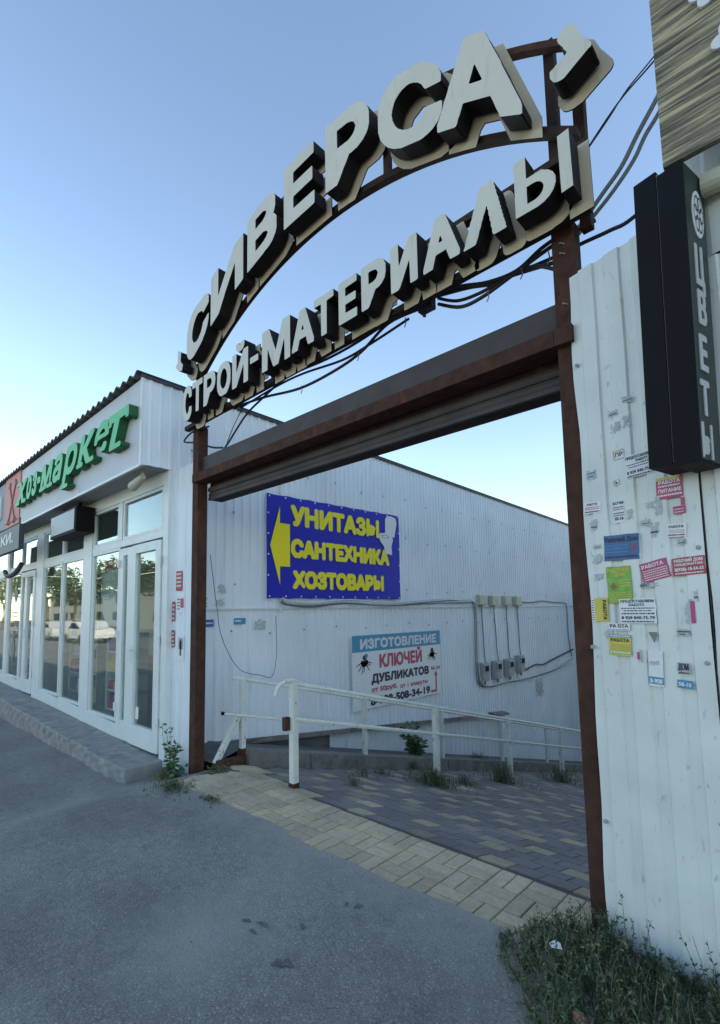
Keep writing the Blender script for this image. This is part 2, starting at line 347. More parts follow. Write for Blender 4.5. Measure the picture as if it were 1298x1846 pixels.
# ------------------------------------------------------------------ lettering: strings -> bold outlines -> solid letters
CAP = 0.729
_txt = {}
def text_tris(s, shear=0.0):
    k = (s, shear)
    if k not in _txt:
        c = bpy.data.curves.new('t', 'FONT'); c.body = s; c.size = 1; c.shear = shear; c.resolution_u = 6
        o = bpy.data.objects.new('t', c); COL.objects.link(o)
        dg = bpy.context.evaluated_depsgraph_get()
        me = bpy.data.meshes.new_from_object(o.evaluated_get(dg))
        me.calc_loop_triangles()
        vs = np.array([v.co[:2] for v in me.vertices]); ts = np.array([t.vertices[:] for t in me.loop_triangles])
        bpy.data.objects.remove(o); bpy.data.curves.remove(c); bpy.data.meshes.remove(me)
        _txt[k] = vs[ts]
    return _txt[k]
def sdf_loops(tris, px, r, sharp=False):
    """tris (n,3,2) in metres -> outlines of the shape grown by r metres"""
    rp = r * px; pad = int(rp + 4)
    lo = tris.reshape(-1, 2).min(0); hi = tris.reshape(-1, 2).max(0)
    W, H_ = (np.ceil((hi - lo) * px).astype(int) + 2 * pad + 1)
    mask = np.zeros((H_, W), bool)
    T = (tris - lo) * px + pad
    for t in T:
        a, b, c = t
        x0 = max(int(t[:, 0].min()), 0); x1 = min(int(t[:, 0].max()) + 2, W); y0 = max(int(t[:, 1].min()), 0); y1 = min(int(t[:, 1].max()) + 2, H_)
        if x1 <= x0 or y1 <= y0: continue
        X, Y = np.meshgrid(np.arange(x0, x1), np.arange(y0, y1))
        def e(p, q): return (q[0] - p[0]) * (Y - p[1]) - (q[1] - p[1]) * (X - p[0])
        A, B, C_ = e(a, b), e(b, c), e(c, a)
        mask[y0:y1, x0:x1] |= ((A >= 0) & (B >= 0) & (C_ >= 0)) | ((A <= 0) & (B <= 0) & (C_ <= 0))
    D = np.full(mask.shape, rp + 2.0); D[mask] = 0
    n = int(rp + 2)
    for dy in range(-n, n + 1):
        for dx in range(-n, n + 1):
            d = math.hypot(dx, dy)
            if sharp: d = max(abs(dx), abs(dy), (abs(dx) + abs(dy)) * (0.5 if sharp == 2 else 0.56))
            if d == 0 or d > rp + 1.9: continue
            sy0, sy1 = max(0, dy), min(H_, H_ + dy); sx0, sx1 = max(0, dx), min(W, W + dx)
            src = mask[sy0 - dy:sy1 - dy, sx0 - dx:sx1 - dx]; dst = D[sy0:sy1, sx0:sx1]
            np.minimum(dst, np.where(src, d, 1e9), out=dst)
    Dp = np.pad(D, 1, mode='edge')
    D = (Dp[1:-1, 1:-1] * 4 + Dp[:-2, 1:-1] + Dp[2:, 1:-1] + Dp[1:-1, :-2] + Dp[1:-1, 2:]) / 8
    F = D - rp - 0.37
    ins = F < 0
    segs = {}
    code = ins[:-1, :-1] * 1 + ins[:-1, 1:] * 2 + ins[1:, 1:] * 4 + ins[1:, :-1] * 8
    ys, xs = np.nonzero((code > 0) & (code < 15))
    TB = {1: [(3, 0)], 2: [(0, 1)], 3: [(3, 1)], 4: [(1, 2)], 5: [(3, 2), (1, 0)], 6: [(0, 2)], 7: [(3, 2)], 8: [(2, 3)], 9: [(2, 0)], 10: [(2, 1), (0, 3)], 11: [(2, 1)], 12: [(1, 3)], 13: [(1, 0)], 14: [(0, 3)]}
    def key(x, y, e): return (x, y, 0) if e == 0 else (x + 1, y, 1) if e == 1 else (x, y + 1, 0) if e == 2 else (x, y, 1)
    for y, x in zip(ys.tolist(), xs.tolist()):
        for a, b in TB[int(code[y, x])]: segs[key(x, y, a)] = key(x, y, b)
    def pos(k):
        x, y, h = k
        if h == 0: f0, f1 = F[y, x], F[y, x + 1]; return (x + f0 / (f0 - f1), y)
        f0, f1 = F[y, x], F[y + 1, x]; return (x, y + f0 / (f0 - f1))
    loops = []
    while segs:
        s0 = next(iter(segs)); lp = [s0]; k = segs.pop(s0)
        while k != s0 and k in segs: lp.append(k); k = segs.pop(k)
        P = np.array([pos(q) for q in lp])
        if len(P) < 6: continue
        P = simplify(P, 1.1 if sharp == 2 else 0.33)
        if len(P) >= 3: loops.append([((p[0] - pad) / px + lo[0], (p[1] - pad) / px + lo[1]) for p in P])
    return loops
def simplify(P, tol):
    i0 = 0; i1 = int(np.argmax(((P - P[0]) ** 2).sum(1)))
    def dp(a):
        keep = [0, len(a) - 1]; st = [(0, len(a) - 1)]
        while st:
            i, j = st.pop()
            if j <= i + 1: continue
            d = a[j] - a[i]; L = math.hypot(*d) or 1e-9
            dist = np.abs(d[0] * (a[i + 1:j, 1] - a[i, 1]) - d[1] * (a[i + 1:j, 0] - a[i, 0])) / L
            k = int(np.argmax(dist))
            if dist[k] > tol: k += i + 1; keep.append(k); st += [(i, k), (k, j)]
        return a[sorted(set(keep))]
    A = dp(P[i0:i1 + 1]); B = dp(np.vstack([P[i1:], P[:1]]))
    return np.vstack([A[:-1], B[:-1]])
def _area(l): return sum(l[i][0] * l[(i + 1) % len(l)][1] - l[(i + 1) % len(l)][0] * l[i][1] for i in range(len(l))) / 2
def _in(p, l):
    c = False; j = len(l) - 1
    for i in range(len(l)):
        if (l[i][1] > p[1]) != (l[j][1] > p[1]) and p[0] < (l[j][0] - l[i][0]) * (p[1] - l[i][1]) / (l[j][1] - l[i][1]) + l[i][0]: c = not c
        j = i
    return c
def tess_groups(loops):
    """triangulate outlines, each outer one together with its own holes"""
    off = [0]
    for l in loops: off.append(off[-1] + len(l))
    depth = [sum(1 for k, m in enumerate(loops) if k != i and _in(l[0], m)) for i, l in enumerate(loops)]
    out = []
    for i, l in enumerate(loops):
        if depth[i] % 2: continue
        grp = [i] + [k for k, m in enumerate(loops) if depth[k] == depth[i] + 1 and _in(m[0], l)]
        idx_ = []
        for k in grp: idx_ += range(off[k], off[k + 1])
        for t in tessellate_polygon([[Vector((p[0], p[1], 0)) for p in loops[k]] for k in grp]): out.append(tuple(idx_[q] for q in t))
    return out
def solid(mb, loops, fr, d0, d1, mf=0, ms=0, warp=None):
    """extrude outlines in frame fr=(origin,xdir,ydir,normal) from depth d0 (back) to d1 (front)"""
    o, xd, yd, nn = fr
    if warp: loops = [[warp(*p) for p in lp] for lp in loops]
    flat = [p for lp in loops for p in lp]
    tr = tess_groups(loops)
    def P(p, d): return tuple(o + xd * p[0] + yd * p[1] + nn * d)
    b0 = len(mb.v); mb.v += [P(p, d1) for p in flat]
    for t in tr:
        a, b, c = [flat[i] for i in t]
        ar = (b[0] - a[0]) * (c[1] - a[1]) - (b[1] - a[1]) * (c[0] - a[0])
        if abs(ar) < 1e-12: continue
        t = tuple(t) if ar > 0 else tuple(reversed(t))
        mb.f.append(tuple(b0 + i for i in t)); mb.mi.append(mf); mb.c.append((1, 1, 1))
    if d1 - d0 > 0.0012:
        b1 = len(mb.v); mb.v += [P(p, d0) for p in flat]
        for t in tr:
            mb.f.append(tuple(b1 + i for i in t)); mb.mi.append(ms); mb.c.append((1, 1, 1))
        k = 0
        for lp in loops:
            n = len(lp)
            for i in range(n):
                j = (i + 1) % n; mb.f.append((b0 + k + i, b1 + k + i, b1 + k + j, b0 + k + j)); mb.mi.append(ms); mb.c.append((1, 1, 1))
            k += n
ZV = Vector((0, 0, 1))
def frame_facade(x, y, z): return (Vector((x, y, z)), Vector((1, 0, 0)), ZV, Vector((0, -1, 0)))
def frame_side(x, y, z): return (Vector((x, y, z)), Vector((0, 1, 0)), ZV, Vector((1, 0, 0)))
def glyph_loops(s, x0, x1, z0, z1, r, px, shear=0.0, sharp=False, grow=0.0, capfit=True, xh=False, extra=None):
    """string fitted so that its outlines (grown by r) span x0..x1 and baseline z0 to cap height z1"""
    T = text_tris(s, shear).copy()
    fl = T.reshape(-1, 2); lo = fl[:, 0].min(); hi = fl[:, 0].max()
    cap = 0.55 if xh else CAP
    sx = (x1 - x0 - 2 * r) / (hi - lo); sy = (z1 - z0 - 2 * r) / cap
    T[:, :, 0] = (T[:, :, 0] - lo) * sx + x0 + r; T[:, :, 1] = T[:, :, 1] * sy + z0 + r
    if extra is not None: T = np.vstack([T, extra])
    return sdf_loops(T, px, r + grow, sharp)
def words(parent, name, s, fr, x0, x1, z0, z1, m, r=None, d=0.0016, shear=0.0, xh=False, px=None):
    """printed words lying on a board: a thin inked part"""
    h = z1 - z0
    r = h * 0.045 if r is None else r
    mb = MB(); T = None
    lp = glyph_loops(s, x0, x1, z0, z1, r, px or max(40 / h, 3.0 / max(r, 1e-4)), shear, xh=xh)
    solid(mb, lp, fr, 0, d)
    return mb.build(name, m, parent)

# ================================================================== SETTING
def smooth(t): t = max(0, min(1, t)); return t * t * (3 - 2 * t)
def zfront(x): return -0.2 * smooth((-4.55 - x) / 1.1)           # pavement sinks beside the concrete step
S = 0.24; Y0 = 3.0
def zslope(y): return 0 if y < Y0 else (-S * (y - Y0) if y < 26 else -S * (26 - Y0))

# asphalt pavement in front
mb = MB()
xs = [-300, -120, -60, -30, -20, -14, -10, -8] + [-7 + 0.075 * i for i in range(81)] + [-0.8, -.4, 0, .5, 1, 3, 8, 20, 60, 150, 300]
ys = [-300, -120, -60, -30, -15, -9, -6, -4, -2, -1] + [-.5 + .145 * i for i in range(20)] + [2.395]
def zpav(x, y):
    return zfront(x) + 0.006 * math.sin(x * 2.1 + y * 1.3) * (1 if -8 < x < 0 and 0 < y < 2.3 else 0)
idx = {}
for i, x in enumerate(xs):
    for j, y in enumerate(ys):
        idx[i, j] = len(mb.v)
        yy = y
        if j == len(ys) - 1: yy = 2.412 + 0.022 * math.sin(x * 3.1) + 0.012 * math.sin(x * 7.7 + 1) + rnd.uniform(-.012, .012) if -4.6 < x < -1.1 else 2.4
        if x < -4.75 and j == len(ys) - 1: yy = 2.9
        lip = .0085 * smooth((yy - 2.22) / .1) if -4.7 < x < -1.0 and yy < 2.6 else 0
        mb.v.append((x, yy, zpav(x, min(yy, 2.3)) + lip))
for i in range(len(xs) - 1):
    for j in range(len(ys) - 1):
        mb.f.append((idx[i, j], idx[i + 1, j], idx[i + 1, j + 1], idx[i, j + 1])); mb.mi.append(0); mb.c.append((1, 1, 1))
tag(mb.build('asphalt_pavement', M_asph, smooth=True), kind='structure')

# ground sheet under everything behind the facades
mb = MB()
gx = [-300, -60, -20, -8, -5.5, -4.6, -3, -1, 0, 3, 10, 60, 300]; gy = [2.2, 3.0, 5, 8, 12, 16, 20, 26, 40, 80, 300]
for i in range(len(gx) - 1):
    for j in range(len(gy) - 1):
        mb.poly([(gx[a], gy[b], zslope(gy[b]) - 0.30 + (0.17 if gx[a] > -4.9 else 0)) for a, b in ((i, j), (i + 1, j), (i + 1, j + 1), (i, j + 1))])
tag(mb.build('ground', M_dirt), kind='structure')

# paving: yellow strip in basket weave, then dark blocks with yellow accents running downhill
def yb(x):   # boundary of the yellow strip
    P = [(-4.9, 3.38), (-3.75, 3.1), (-2.4, 2.87), (-1.0, 2.92), (1, 2.92)]
    for (a, b), (c, d) in zip(P, P[1:]):
        if x <= c: return b + (d - b) * (x - a) / (c - a)
    return 2.92
mb = MB()
G = 0.0034
def paver(x0, x1, y0, y1, zf, col, jit=0.0025):
    j = rnd.uniform(-jit, jit); b = 0.004
    zz = lambda x, y: zf(x, y) + j
    p = [(x0 + G, y0 + G), (x1 - G, y0 + G), (x1 - G, y1 - G), (x0 + G, y1 - G)]
    q = [(x0 + G + b, y0 + G + b), (x1 - G - b, y0 + G + b), (x1 - G - b, y1 - G - b), (x0 + G + b, y1 - G - b)]
    k = rnd.uniform(0.86, 1.12); c = tuple(v * k for v in col)
    bt = [(x, y, zz(x, y) - 0.04) for x, y in p]; md = [(x, y, zz(x, y) - 0.004) for x, y in p]; tp = [(x, y, zz(x, y)) for x, y in q]
    for a in range(4):
        d = (a + 1) % 4
        mb.poly([bt[a], bt[d], md[d], md[a]], 0, c); mb.poly([md[a], md[d], tp[d], tp[a]], 0, c)
    mb.poly(tp, 0, c)
YEL = (0.49, 0.385, 0.25); DRK = (0.185, 0.167, 0.158); ACC = (0.38, 0.31, 0.20)
COV = []
zf_y = lambda x, y: 0.004 + zslope(y) + (-0.035 * smooth((-4.3 - x) / .6) if y < 3 else 0)
nx0 = int(-4.9 / 0.2) - 1
for i in range(-25, 2):
    for j in range(0, 6):
        x = i * 0.2; y = 2.39 + j * 0.195
        if x + .1 < -4.75 + (j * .02 if j < 3 else 0): continue
        if y + 0.08 > yb(x + .1): continue
        w = 0.2; h = 0.195
        if x > -0.85: continue
        COV.append((x, y, x + w, y + h))
        if (i + j) % 2 == 0:
            paver(x, x + w / 2, y, y + h, zf_y, YEL); paver(x + w / 2, x + w, y, y + h, zf_y, YEL)
        else:
            paver(x, x + w, y, y + h / 2, zf_y, YEL); paver(x, x + w, y + h / 2, y + h, zf_y, YEL)
row = 0; y = 2.39 + 0.0
while y < 25.5:
    h = 0.16
    ph = 0.1 * (row % 2)
    for i in range(-25, 18):
        x = i * 0.2 + ph
        if x < -4.72: continue
        if x > 3: continue
        if y < 3.9 and any(a - .03 < x + .1 < c + .03 and b - .03 < y + .06 < d + .03 for a, b, c, d in COV): continue
        pair = (row // 2)
        acc = row % 2 == 0 and (2 * i + 3 * (row // 2 % 2)) % 6 in (0, 1) and rnd.random() < .93
        if y > 9 and row % 3: acc = acc or False
        k = rnd.random()
        col = ACC if acc else DRK
        if k < .08: col = tuple(.5 * (a + b) for a, b in zip(ACC, DRK))
        paver(x, x + 0.2, y, y + h, lambda a, b: zslope(b) + 0.002, col)
    y += h; row += 1
tag(mb.build('paving', M_tint, tint=True), kind='structure')
mb = MB()                      # jointing sand under the blocks
for (a, b) in zip([2.385, 3, 5, 9, 14, 20, 25], [3, 5, 9, 14, 20, 25, 25.5]):
    mb.poly([(-4.78, a, zslope(a) - .012 - .03 * (a < 3)), (3.2, a, zslope(a) - .012), (3.2, b, zslope(b) - .012), (-4.78, b, zslope(b) - .012)])
tag(mb.build('path_bedding', M_dirt), kind='structure')

# concrete kerb wall along the passage
kb = MB()
ky = [3.3, 4.2, 5.0, 6.1, 7.2, 8.4, 9.6, 11, 13, 15.6, 20, 25]
for a, b in zip(ky, ky[1:]):
    b2 = b - 0.008; o = rnd.uniform(-.01, .01)
    z = lambda y, t: zslope(y) + t
    kb.hexa([(-5.0, a, z(a, -.1)), (-4.74 + o, a, z(a, -.1)), (-4.74 + o, b2, z(b2, -.1)), (-5.0, b2, z(b2, -.1)),
             (-5.0, a, z(a, .17)), (-4.75 + o, a, z(a, .17)), (-4.75 + o, b2, z(b2, .17)), (-5.0, b2, z(b2, .17))])
tag(kb.build('concrete_kerb', mat('stained_kerb_concrete', (0.185, 0.17, 0.15), .9, noise=.25, nscale=6, col2=(.09, .085, .075), streak=(6, 6, 9), thr=.5, width=.2, bump=.6, bscale=40, fine=.15), bevel=0.008), 'low concrete kerb wall running downhill between the paving and the sheet metal wall', 'kerb')
mb = MB()
for a, b in zip(ky, ky[1:]):
    mb.poly([(-5.75, a, zslope(a) + .135), (-4.97, a, zslope(a) + .135), (-4.97, b, zslope(b) + .135), (-5.75, b, zslope(b) + .135)])
mb.poly([(-5.75, 2.95, .0), (-4.9, 2.95, .0), (-4.97, 3.3, zslope(3.3) + .135), (-5.75, 3.3, zslope(3.3) + .135)])
tag(mb.build('kerb_fill', M_dconc), kind='structure')

# ================================================================== LONG SHED WITH THE SHOP
shop = empty('shop_building', (-5.59, 2.75, 0), label='long white shop building with glazed front, deep fascia and corrugated side wall', cat='building')
XW = -5.59
def corr_side(y0, y1, z0f, z1f, per, dep, m, x=XW, parent=shop, name='side_wall', duty=0.62):
    """ribbed sheet in the plane x=const between y0..y1"""
    mb = MB(); prof = []
    y = y0
    while y < y1 - 1e-6:
        for t, d in ((0, 0), (duty, 0), (duty + .09, dep), (.91, dep)):
            yy = y + t * per
            if yy < y1: prof.append((yy, d))
        y += per
    prof.append((y1, 0))
    for (a, da), (b, db) in zip(prof, prof[1:]):
        mb.poly([(x + da, a, z0f(a)), (x + db, b, z0f(b)), (x + db, b, z1f(b)), (x + da, a, z1f(a))])
    return mb.build(name, m, parent)
roofz = lambda y: 4.37 + (y - 2.38) * (4.09 - 4.37) / 13.05
seam = lambda y: 1.655
plank = lambda y: 0.04 - (y - 3.25) * 0.105
corr_side(2.38, 2.75, lambda y: 3.325, roofz, 0.125, 0.012, M_side)
corr_side(2.75, 4.385, lambda y: 1.665, roofz, 0.13, 0.016, M_side)
corr_side(4.385, 15.43, lambda y: 1.665, roofz, 0.105, 0.015, M_side)
corr_side(2.75, 4.385, lambda y: plank(y) + .0, seam, 0.13, 0.016, M_side, x=XW - .006)
corr_side(4.385, 10.65, lambda y: plank(y), seam, 0.105, 0.015, M_side, x=XW - .006)
corr_side(10.65, 15.43, lambda y: zslope(y) + .10, seam, 0.105, 0.015, M_side, x=XW - .006)
corr_side(5.35, 10.65, lambda y: zslope(y) + .10, lambda y: plank(y) + .05, 0.16, 0.008, M_lower, x=XW - .05, name='lower_wall')
mb = MB(); mb.box((XW - .3, 2.78, -1.2), (XW - .035, 5.35, .1)); mb.build('plinth', M_dconc, shop)
mb = MB(); mb.box((XW - .0, 2.8, 1.648), (XW + .022, 15.43, 1.672)); mb.build('wall_strip', M_lower, shop)
mb = MB(); mb.box((XW + .017, 4.37, 1.6), (XW + .026, 4.40, roofz(4.4) - .01)); mb.build('seam_strip', M_lower, shop)
mb = MB()          # brown board hiding the lower edge of the sheets
n = 14
for i in range(n):
    a = 2.95 + (10.75 - 2.95) * i / n; b = 2.95 + (10.75 - 2.95) * (i + 1) / n
    th = .05
    mb.hexa([(XW - .03, a, plank(a) - th), (XW + .035, a, plank(a) - th), (XW + .035, b, plank(b) - th), (XW - .03, b, plank(b) - th),
             (XW - .03, a, plank(a) + .012), (XW + .035, a, plank(a) + .012), (XW + .035, b, plank(b) + .012), (XW - .03, b, plank(b) + .012)])
mb.hexa([(XW - .03, 10.1, plank(10.1) + .0), (XW + .16, 10.1, plank(10.1) - .02), (XW + .16, 10.75, plank(10.75) - .02), (XW - .03, 10.75, plank(10.75)),
         (XW - .03, 10.1, plank(10.1) + .05), (XW + .16, 10.1, plank(10.1) + .02), (XW + .16, 10.75, plank(10.75) + .02), (XW - .03, 10.75, plank(10.75) + .05)])
mb.build('skirting_board', mat('greyish_brown_board', (0.20, 0.165, 0.15), .8, noise=.25, nscale=6, col2=(.09, .07, .06), streak=(3, 3, 12), thr=.55, width=.15), shop)
# screws on the side wall
mb = MB()
for zz in (3.62, 2.9, 1.95, 1.35):
    for k in range(20):
        yy = 3.0 + k * .62 + rnd.uniform(-.05, .05)
        mb.box((XW + .010, yy - .012, zz + .03 * math.sin(k * 2.1) - .012), (XW + .024, yy + .012, zz + .03 * math.sin(k * 2.1) + .012))
tag(mb.build('screws', M_meter, shop), kind='stuff')
# back end
mb = MB(); mb.box((-16, 15.43, -3.2), (XW, 15.5, 4.05)); mb.build('end_wall', M_side, shop)
# roof: wavy slates seen edge-on above the fascia, sloping back
mb = MB(); per = .2; xx = -24.0; pts = []
while xx < XW + .04:
    pts.append((xx, .026 * math.cos(2 * math.pi * xx / per))); xx += per / 8
rz = lambda y: roofz(y) + 0.035
for (a, da), (b, db) in zip(pts, pts[1:]):
    for ya, yb_ in ((2.31, 2.6), (2.6, 15.5)):
        mb.poly([(a, ya, rz(ya) + da), (b, ya, rz(ya) + db), (b, yb_, rz(yb_) + db), (a, yb_, rz(yb_) + da)])
    mb.poly([(a, 2.31, rz(2.31) + da - .012), (b, 2.31, rz(2.31) + db - .012), (b, 2.31, rz(2.31) + db), (a, 2.31, rz(2.31) + da)])
    mb.poly([(a, 2.31, rz(2.31) + da - .012), (a, 2.6, rz(2.6) + da - .012), (b, 2.6, rz(2.6) + db - .012), (b, 2.31, rz(2.31) + db - .012)])
roof = mb.build('roof', M_slate, shop, smooth=True)
mb = MB(); mb.hexa([(XW - .05, 2.36, roofz(2.36) - .01), (XW + .03, 2.36, roofz(2.36) - .01), (XW + .03, 15.5, roofz(15.5) - .01), (XW - .05, 15.5, roofz(15.5) - .01),
                    (XW - .05, 2.36, roofz(2.36) + .04), (XW + .03, 2.36, roofz(2.36) + .04), (XW + .03, 15.5, roofz(15.5) + .04), (XW - .05, 15.5, roofz(15.5) + .04)])
mb.build('roof_trim', M_trim, shop)
# fascia
XL = -24.0
mb = MB(); mb.box((-10.86, 2.38, 3.325), (XW - .002, 2.44, 4.355)); mb.build('fascia', M_fascia, shop)
mb = MB(); mb.box((XW - .03, 2.368, 3.31), (XW + .012, 2.392, 4.36)); mb.box((-10.86, 2.37, 3.305), (XW - .03, 2.39, 3.335)); mb.build('corner_trim', M_white, shop)
mb = MB(); mb.box((-12.0, 2.36, 3.36), (-10.86, 2.44, 4.375)); rp = mb.build('red_fascia_panel', M_red, shop)
mb = MB(); c = (-11.40, 3.83)
for ang, L in ((58, .36), (122, .36)):
    dx = math.cos(R(ang)) * L; dz = math.sin(R(ang)) * L
    mb.bar((c[0] - dx, 2.352, c[1] - dz), (c[0] + dx, 2.352, c[1] + dz), .045, .012, 0, (0, 1, 0))
    for s_ in (-1, 1):
        e = Vector((c[0] + s_ * dx, 2.352, c[1] + s_ * dz))
        for k in (-1, 0, 1):
            a2 = R(ang + k * 40) ; mb.bar(e, e + Vector((math.cos(a2), 0, math.sin(a2))) * .13 * s_, .035, .010, 0, (0, 1, 0))
mb.bar((-11.86, 2.352, 3.45), (-10.95, 2.352, 3.45), .02, .01, 0, (0, 1, 0))
mb.build('crossed_emblem', M_redd, rp)
mb = MB(); mb.box((XL, 2.38, 3.38), (-12.0, 2.44, 4.36)); gp = mb.build('grey_fascia_panel', mat('grey_fascia', (0.24, 0.27, 0.28), .6, noise=.06, nscale=2), shop)
mb = MB(); solid(mb, glyph_loops('И', -12.95, -12.35, 3.62, 4.12, .04, 90), frame_facade(0, 2.378, 0), 0, .03); mb.build('white_letter', M_sigw, gp)
# soffit of thin slats
mb = MB(); k = 0; yy = 2.44
while yy < 2.75:
    mb.box((XL, yy, 3.325), (XW - .002, yy + .024, 3.337)); yy += .031
mb.box((XL, 2.44, 3.3375), (XW - .002, 2.76, 3.35)); mb.build('soffit', M_soffit, shop)
# front panel between the door and the gate post
mb = MB(); prof = []; x = -5.59
while x < -5.0:
    for t, d in ((0, 0), (.62, 0), (.7, .01), (.92, .01)): prof.append((x + t * .15, d))
    x += .15
for (a, da), (b, db) in zip(prof, prof[1:]):
    mb.poly([(a, 2.80 - da, -.12), (b, 2.80 - db, -.12), (b, 2.80 - db, 3.33), (a, 2.80 - da, 3.33)])
mb.build('front_panel', M_side, shop)
# glazed front ---------------------------------------------------
YF = 2.75
def zb(x): return -0.03 + (-5.7 - x) * 0.031              # sill line rises to the left
frames = MB()
def vbar(x0, x1, z0, z1, y=YF, d=.07): frames.box((x0, y - d * .4, z0), (x1, y + d * .6, z1))
ZT0, ZT1 = 2.53, 2.625; ZH = 3.14
panes = []
def pane(x0, x1, z0, z1, fn='window', parentname=None, th=.045, m=M_white, name='window', y=YF):
    f = MB(); w = .035
    for a, b, c_, d in ((x0, x0 + w, z0, z1), (x1 - w, x1, z0, z1), (x0 + w, x1 - w, z0, z0 + w), (x0 + w, x1 - w, z1 - w, z1)):
        f.box((a, y - .02, c_), (b, y + .03, d))
    o = f.build(name, m, shop, bevel=.004)
    g = MB(); g.box((x0 + w - .003, y + .004, z0 + w - .003), (x1 - w + .003, y + .010, z1 - w + .003)); g.build('glass', M_glass, o)
    return o
# structural bars (mullions, transom, head, sill)
vbar(-5.72, -5.592, -.12, 3.325)
vbar(-7.06, -6.95, 2.625, 3.16)
for a, b in ((-8.40, -8.06), (-10.98, -10.55), (-13.30, -13.08), (-15.6, -15.3), (-18.2, -17.9)): vbar(a, b, -.1, 3.16, d=.08)
for a, b in ((-6.93, -5.72), (-8.06, -6.93), (-10.55, -8.40), (-13.08, -10.98), (-15.3, -13.3), (-17.9, -15.6), (XL, -18.2)):
    frames.box((a, YF - .022, ZT0), (b, YF + .035, ZT1))
frames.box((XL, YF - .028, 3.16), (-5.72, YF + .05, 3.325))
mb = frames; fo = mb.build('front_frame', M_white, shop, bevel=.004)
segs_ = [(-8.06, -7.0), (-10.55, -8.40), (-13.08, -12.05), (-15.3, -13.3), (-17.9, -15.6), (XL, -18.2)]
for a, b in segs_:
    mb = MB(); mb.hexa([(a, YF - .025, zb(a) - .1), (b, YF - .025, zb(b) - .1), (b, YF + .06, zb(b) - .1), (a, YF + .06, zb(a) - .1),
             (a, YF - .025, zb(a) + .16), (b, YF - .025, zb(b) + .16), (b, YF + .06, zb(b) + .16), (a, YF + .06, zb(a) + .16)])
    mb.build('sill_panel', M_white, shop, bevel=.003)
# transom lights
for a, b in ((-6.93, -5.74), (-8.04, -7.08), (-9.45, -8.42), (-10.53, -9.47), (-12.05, -11.0), (-13.05, -12.08), (-15.28, -13.32), (-17.9, -15.65)):
    pane(a, b, 2.628, 3.155, name='transom_window')
# big panes
for a, b in ((-8.04, -7.02), (-9.42, -8.42), (-10.53, -9.47), (-13.06, -12.08), (-14.3, -13.32), (-15.28, -14.32), (-16.8, -15.62), (-17.88, -16.82), (-20, -18.25)):
    pane(a, b, zb((a + b) / 2) + .165, 2.528, name='window')
def door(x0, x1, z0, z1, side=None, label=None):
    w = .13; f = MB()
    for a, b, c_, d in ((x0, x0 + w, z0, z1), (x1 - w, x1, z0, z1), (x0 + w, x1 - w, z0, z0 + .24), (x0 + w, x1 - w, z1 - .11, z1)):
        f.box((a, YF - .045, c_), (b, YF + .02, d))
    o = f.build('door', M_white, shop, bevel=.006)
    g = MB(); g.box((x0 + w - .003, YF - .012, z0 + .237), (x1 - w + .003, YF - .006, z1 - .107)); g.build('glass', M_glass, o)
    h = MB(); hx = x0 + .06
    h.box((hx - .018, YF - .056, z0 + 1.0), (hx + .018, YF - .045, z0 + 1.22)); h.tube([(hx, YF - .05, z0 + 1.16), (hx, YF - .095, z0 + 1.16), (hx + .11, YF - .095, z0 + 1.155)], .010, 8)
    h.build('handle', M_sigw, o)
    for zz in (.3, 1.25, 2.2):
        q = MB(); q.tube([(x1 + .012, YF - .05, z0 + zz), (x1 + .012, YF - .05, z0 + zz + .1)], .016, 8); q.build('hinge', M_sigw, o)
    return o
d1 = door(-6.57, -5.74, 0.0, 2.5)
mb = MB(); mb.box((-6.40, YF - .0145, .31), (-6.32, YF - .0125, .46)); mb.build('sticker', M_paper, d1)
# narrow side leaf
f = MB()
for a, b, c_, d in ((-6.99, -6.86, .0, 2.5), (-6.72, -6.60, .0, 2.5), (-6.86, -6.72, .0, .24), (-6.86, -6.72, 2.40, 2.5)): f.box((a, YF - .03, c_), (b, YF + .02, d))
sl = f.build('side_leaf', M_white, shop, bevel=.005)
g = MB(); g.box((-6.863, YF - .006, .237), (-6.717, YF, 2.403)); g.build('glass', M_glass, sl)
for zz in (.35, 1.3, 2.25):
    q = MB(); q.box((-7.0, YF - .06, zz), (-6.955, YF - .025, zz + .10)); q.build('hinge', M_sigw, sl)
door(-11.66, -10.99, .16, 2.5)
f = MB()
for a, b, c_, d in ((-12.05, -11.95, .16, 2.5), (-11.76, -11.67, .16, 2.5), (-11.95, -11.76, .16, .4), (-11.95, -11.76, 2.4, 2.5)): f.box((a, YF - .03, c_), (b, YF + .02, d))
sl = f.build('side_leaf', M_white, shop, bevel=.005)
g = MB(); g.box((-11.953, YF - .006, .397), (-11.757, YF, 2.403)); g.build('glass', M_glass, sl)
# decals on the further shop window
mb = MB()
for (cx, cz, rx, rz_) in ((-12.55, 2.1, .16, .22), (-12.6, .95, .15, .33)):
    mb.poly([(cx - rx, YF - .003, cz), (cx, YF - .003, cz - rz_), (cx + rx, YF - .003, cz), (cx, YF - .003, cz + rz_)])
for k in range(4): mb.box((-12.78, YF - .004, 1.42 + k * .09), (-12.40, YF - .003, 1.44 + k * .09))
for (a, b, c_, d) in ((-12.82, -12.36, 1.36, 1.37), (-12.82, -12.36, 1.80, 1.81), (-12.82, -12.81, 1.36, 1.8), (-12.37, -12.36, 1.36, 1.8)): mb.box((a, YF - .004, c_), (b, YF - .003, d))
mb.build('window_decal', M_cableg, shop)
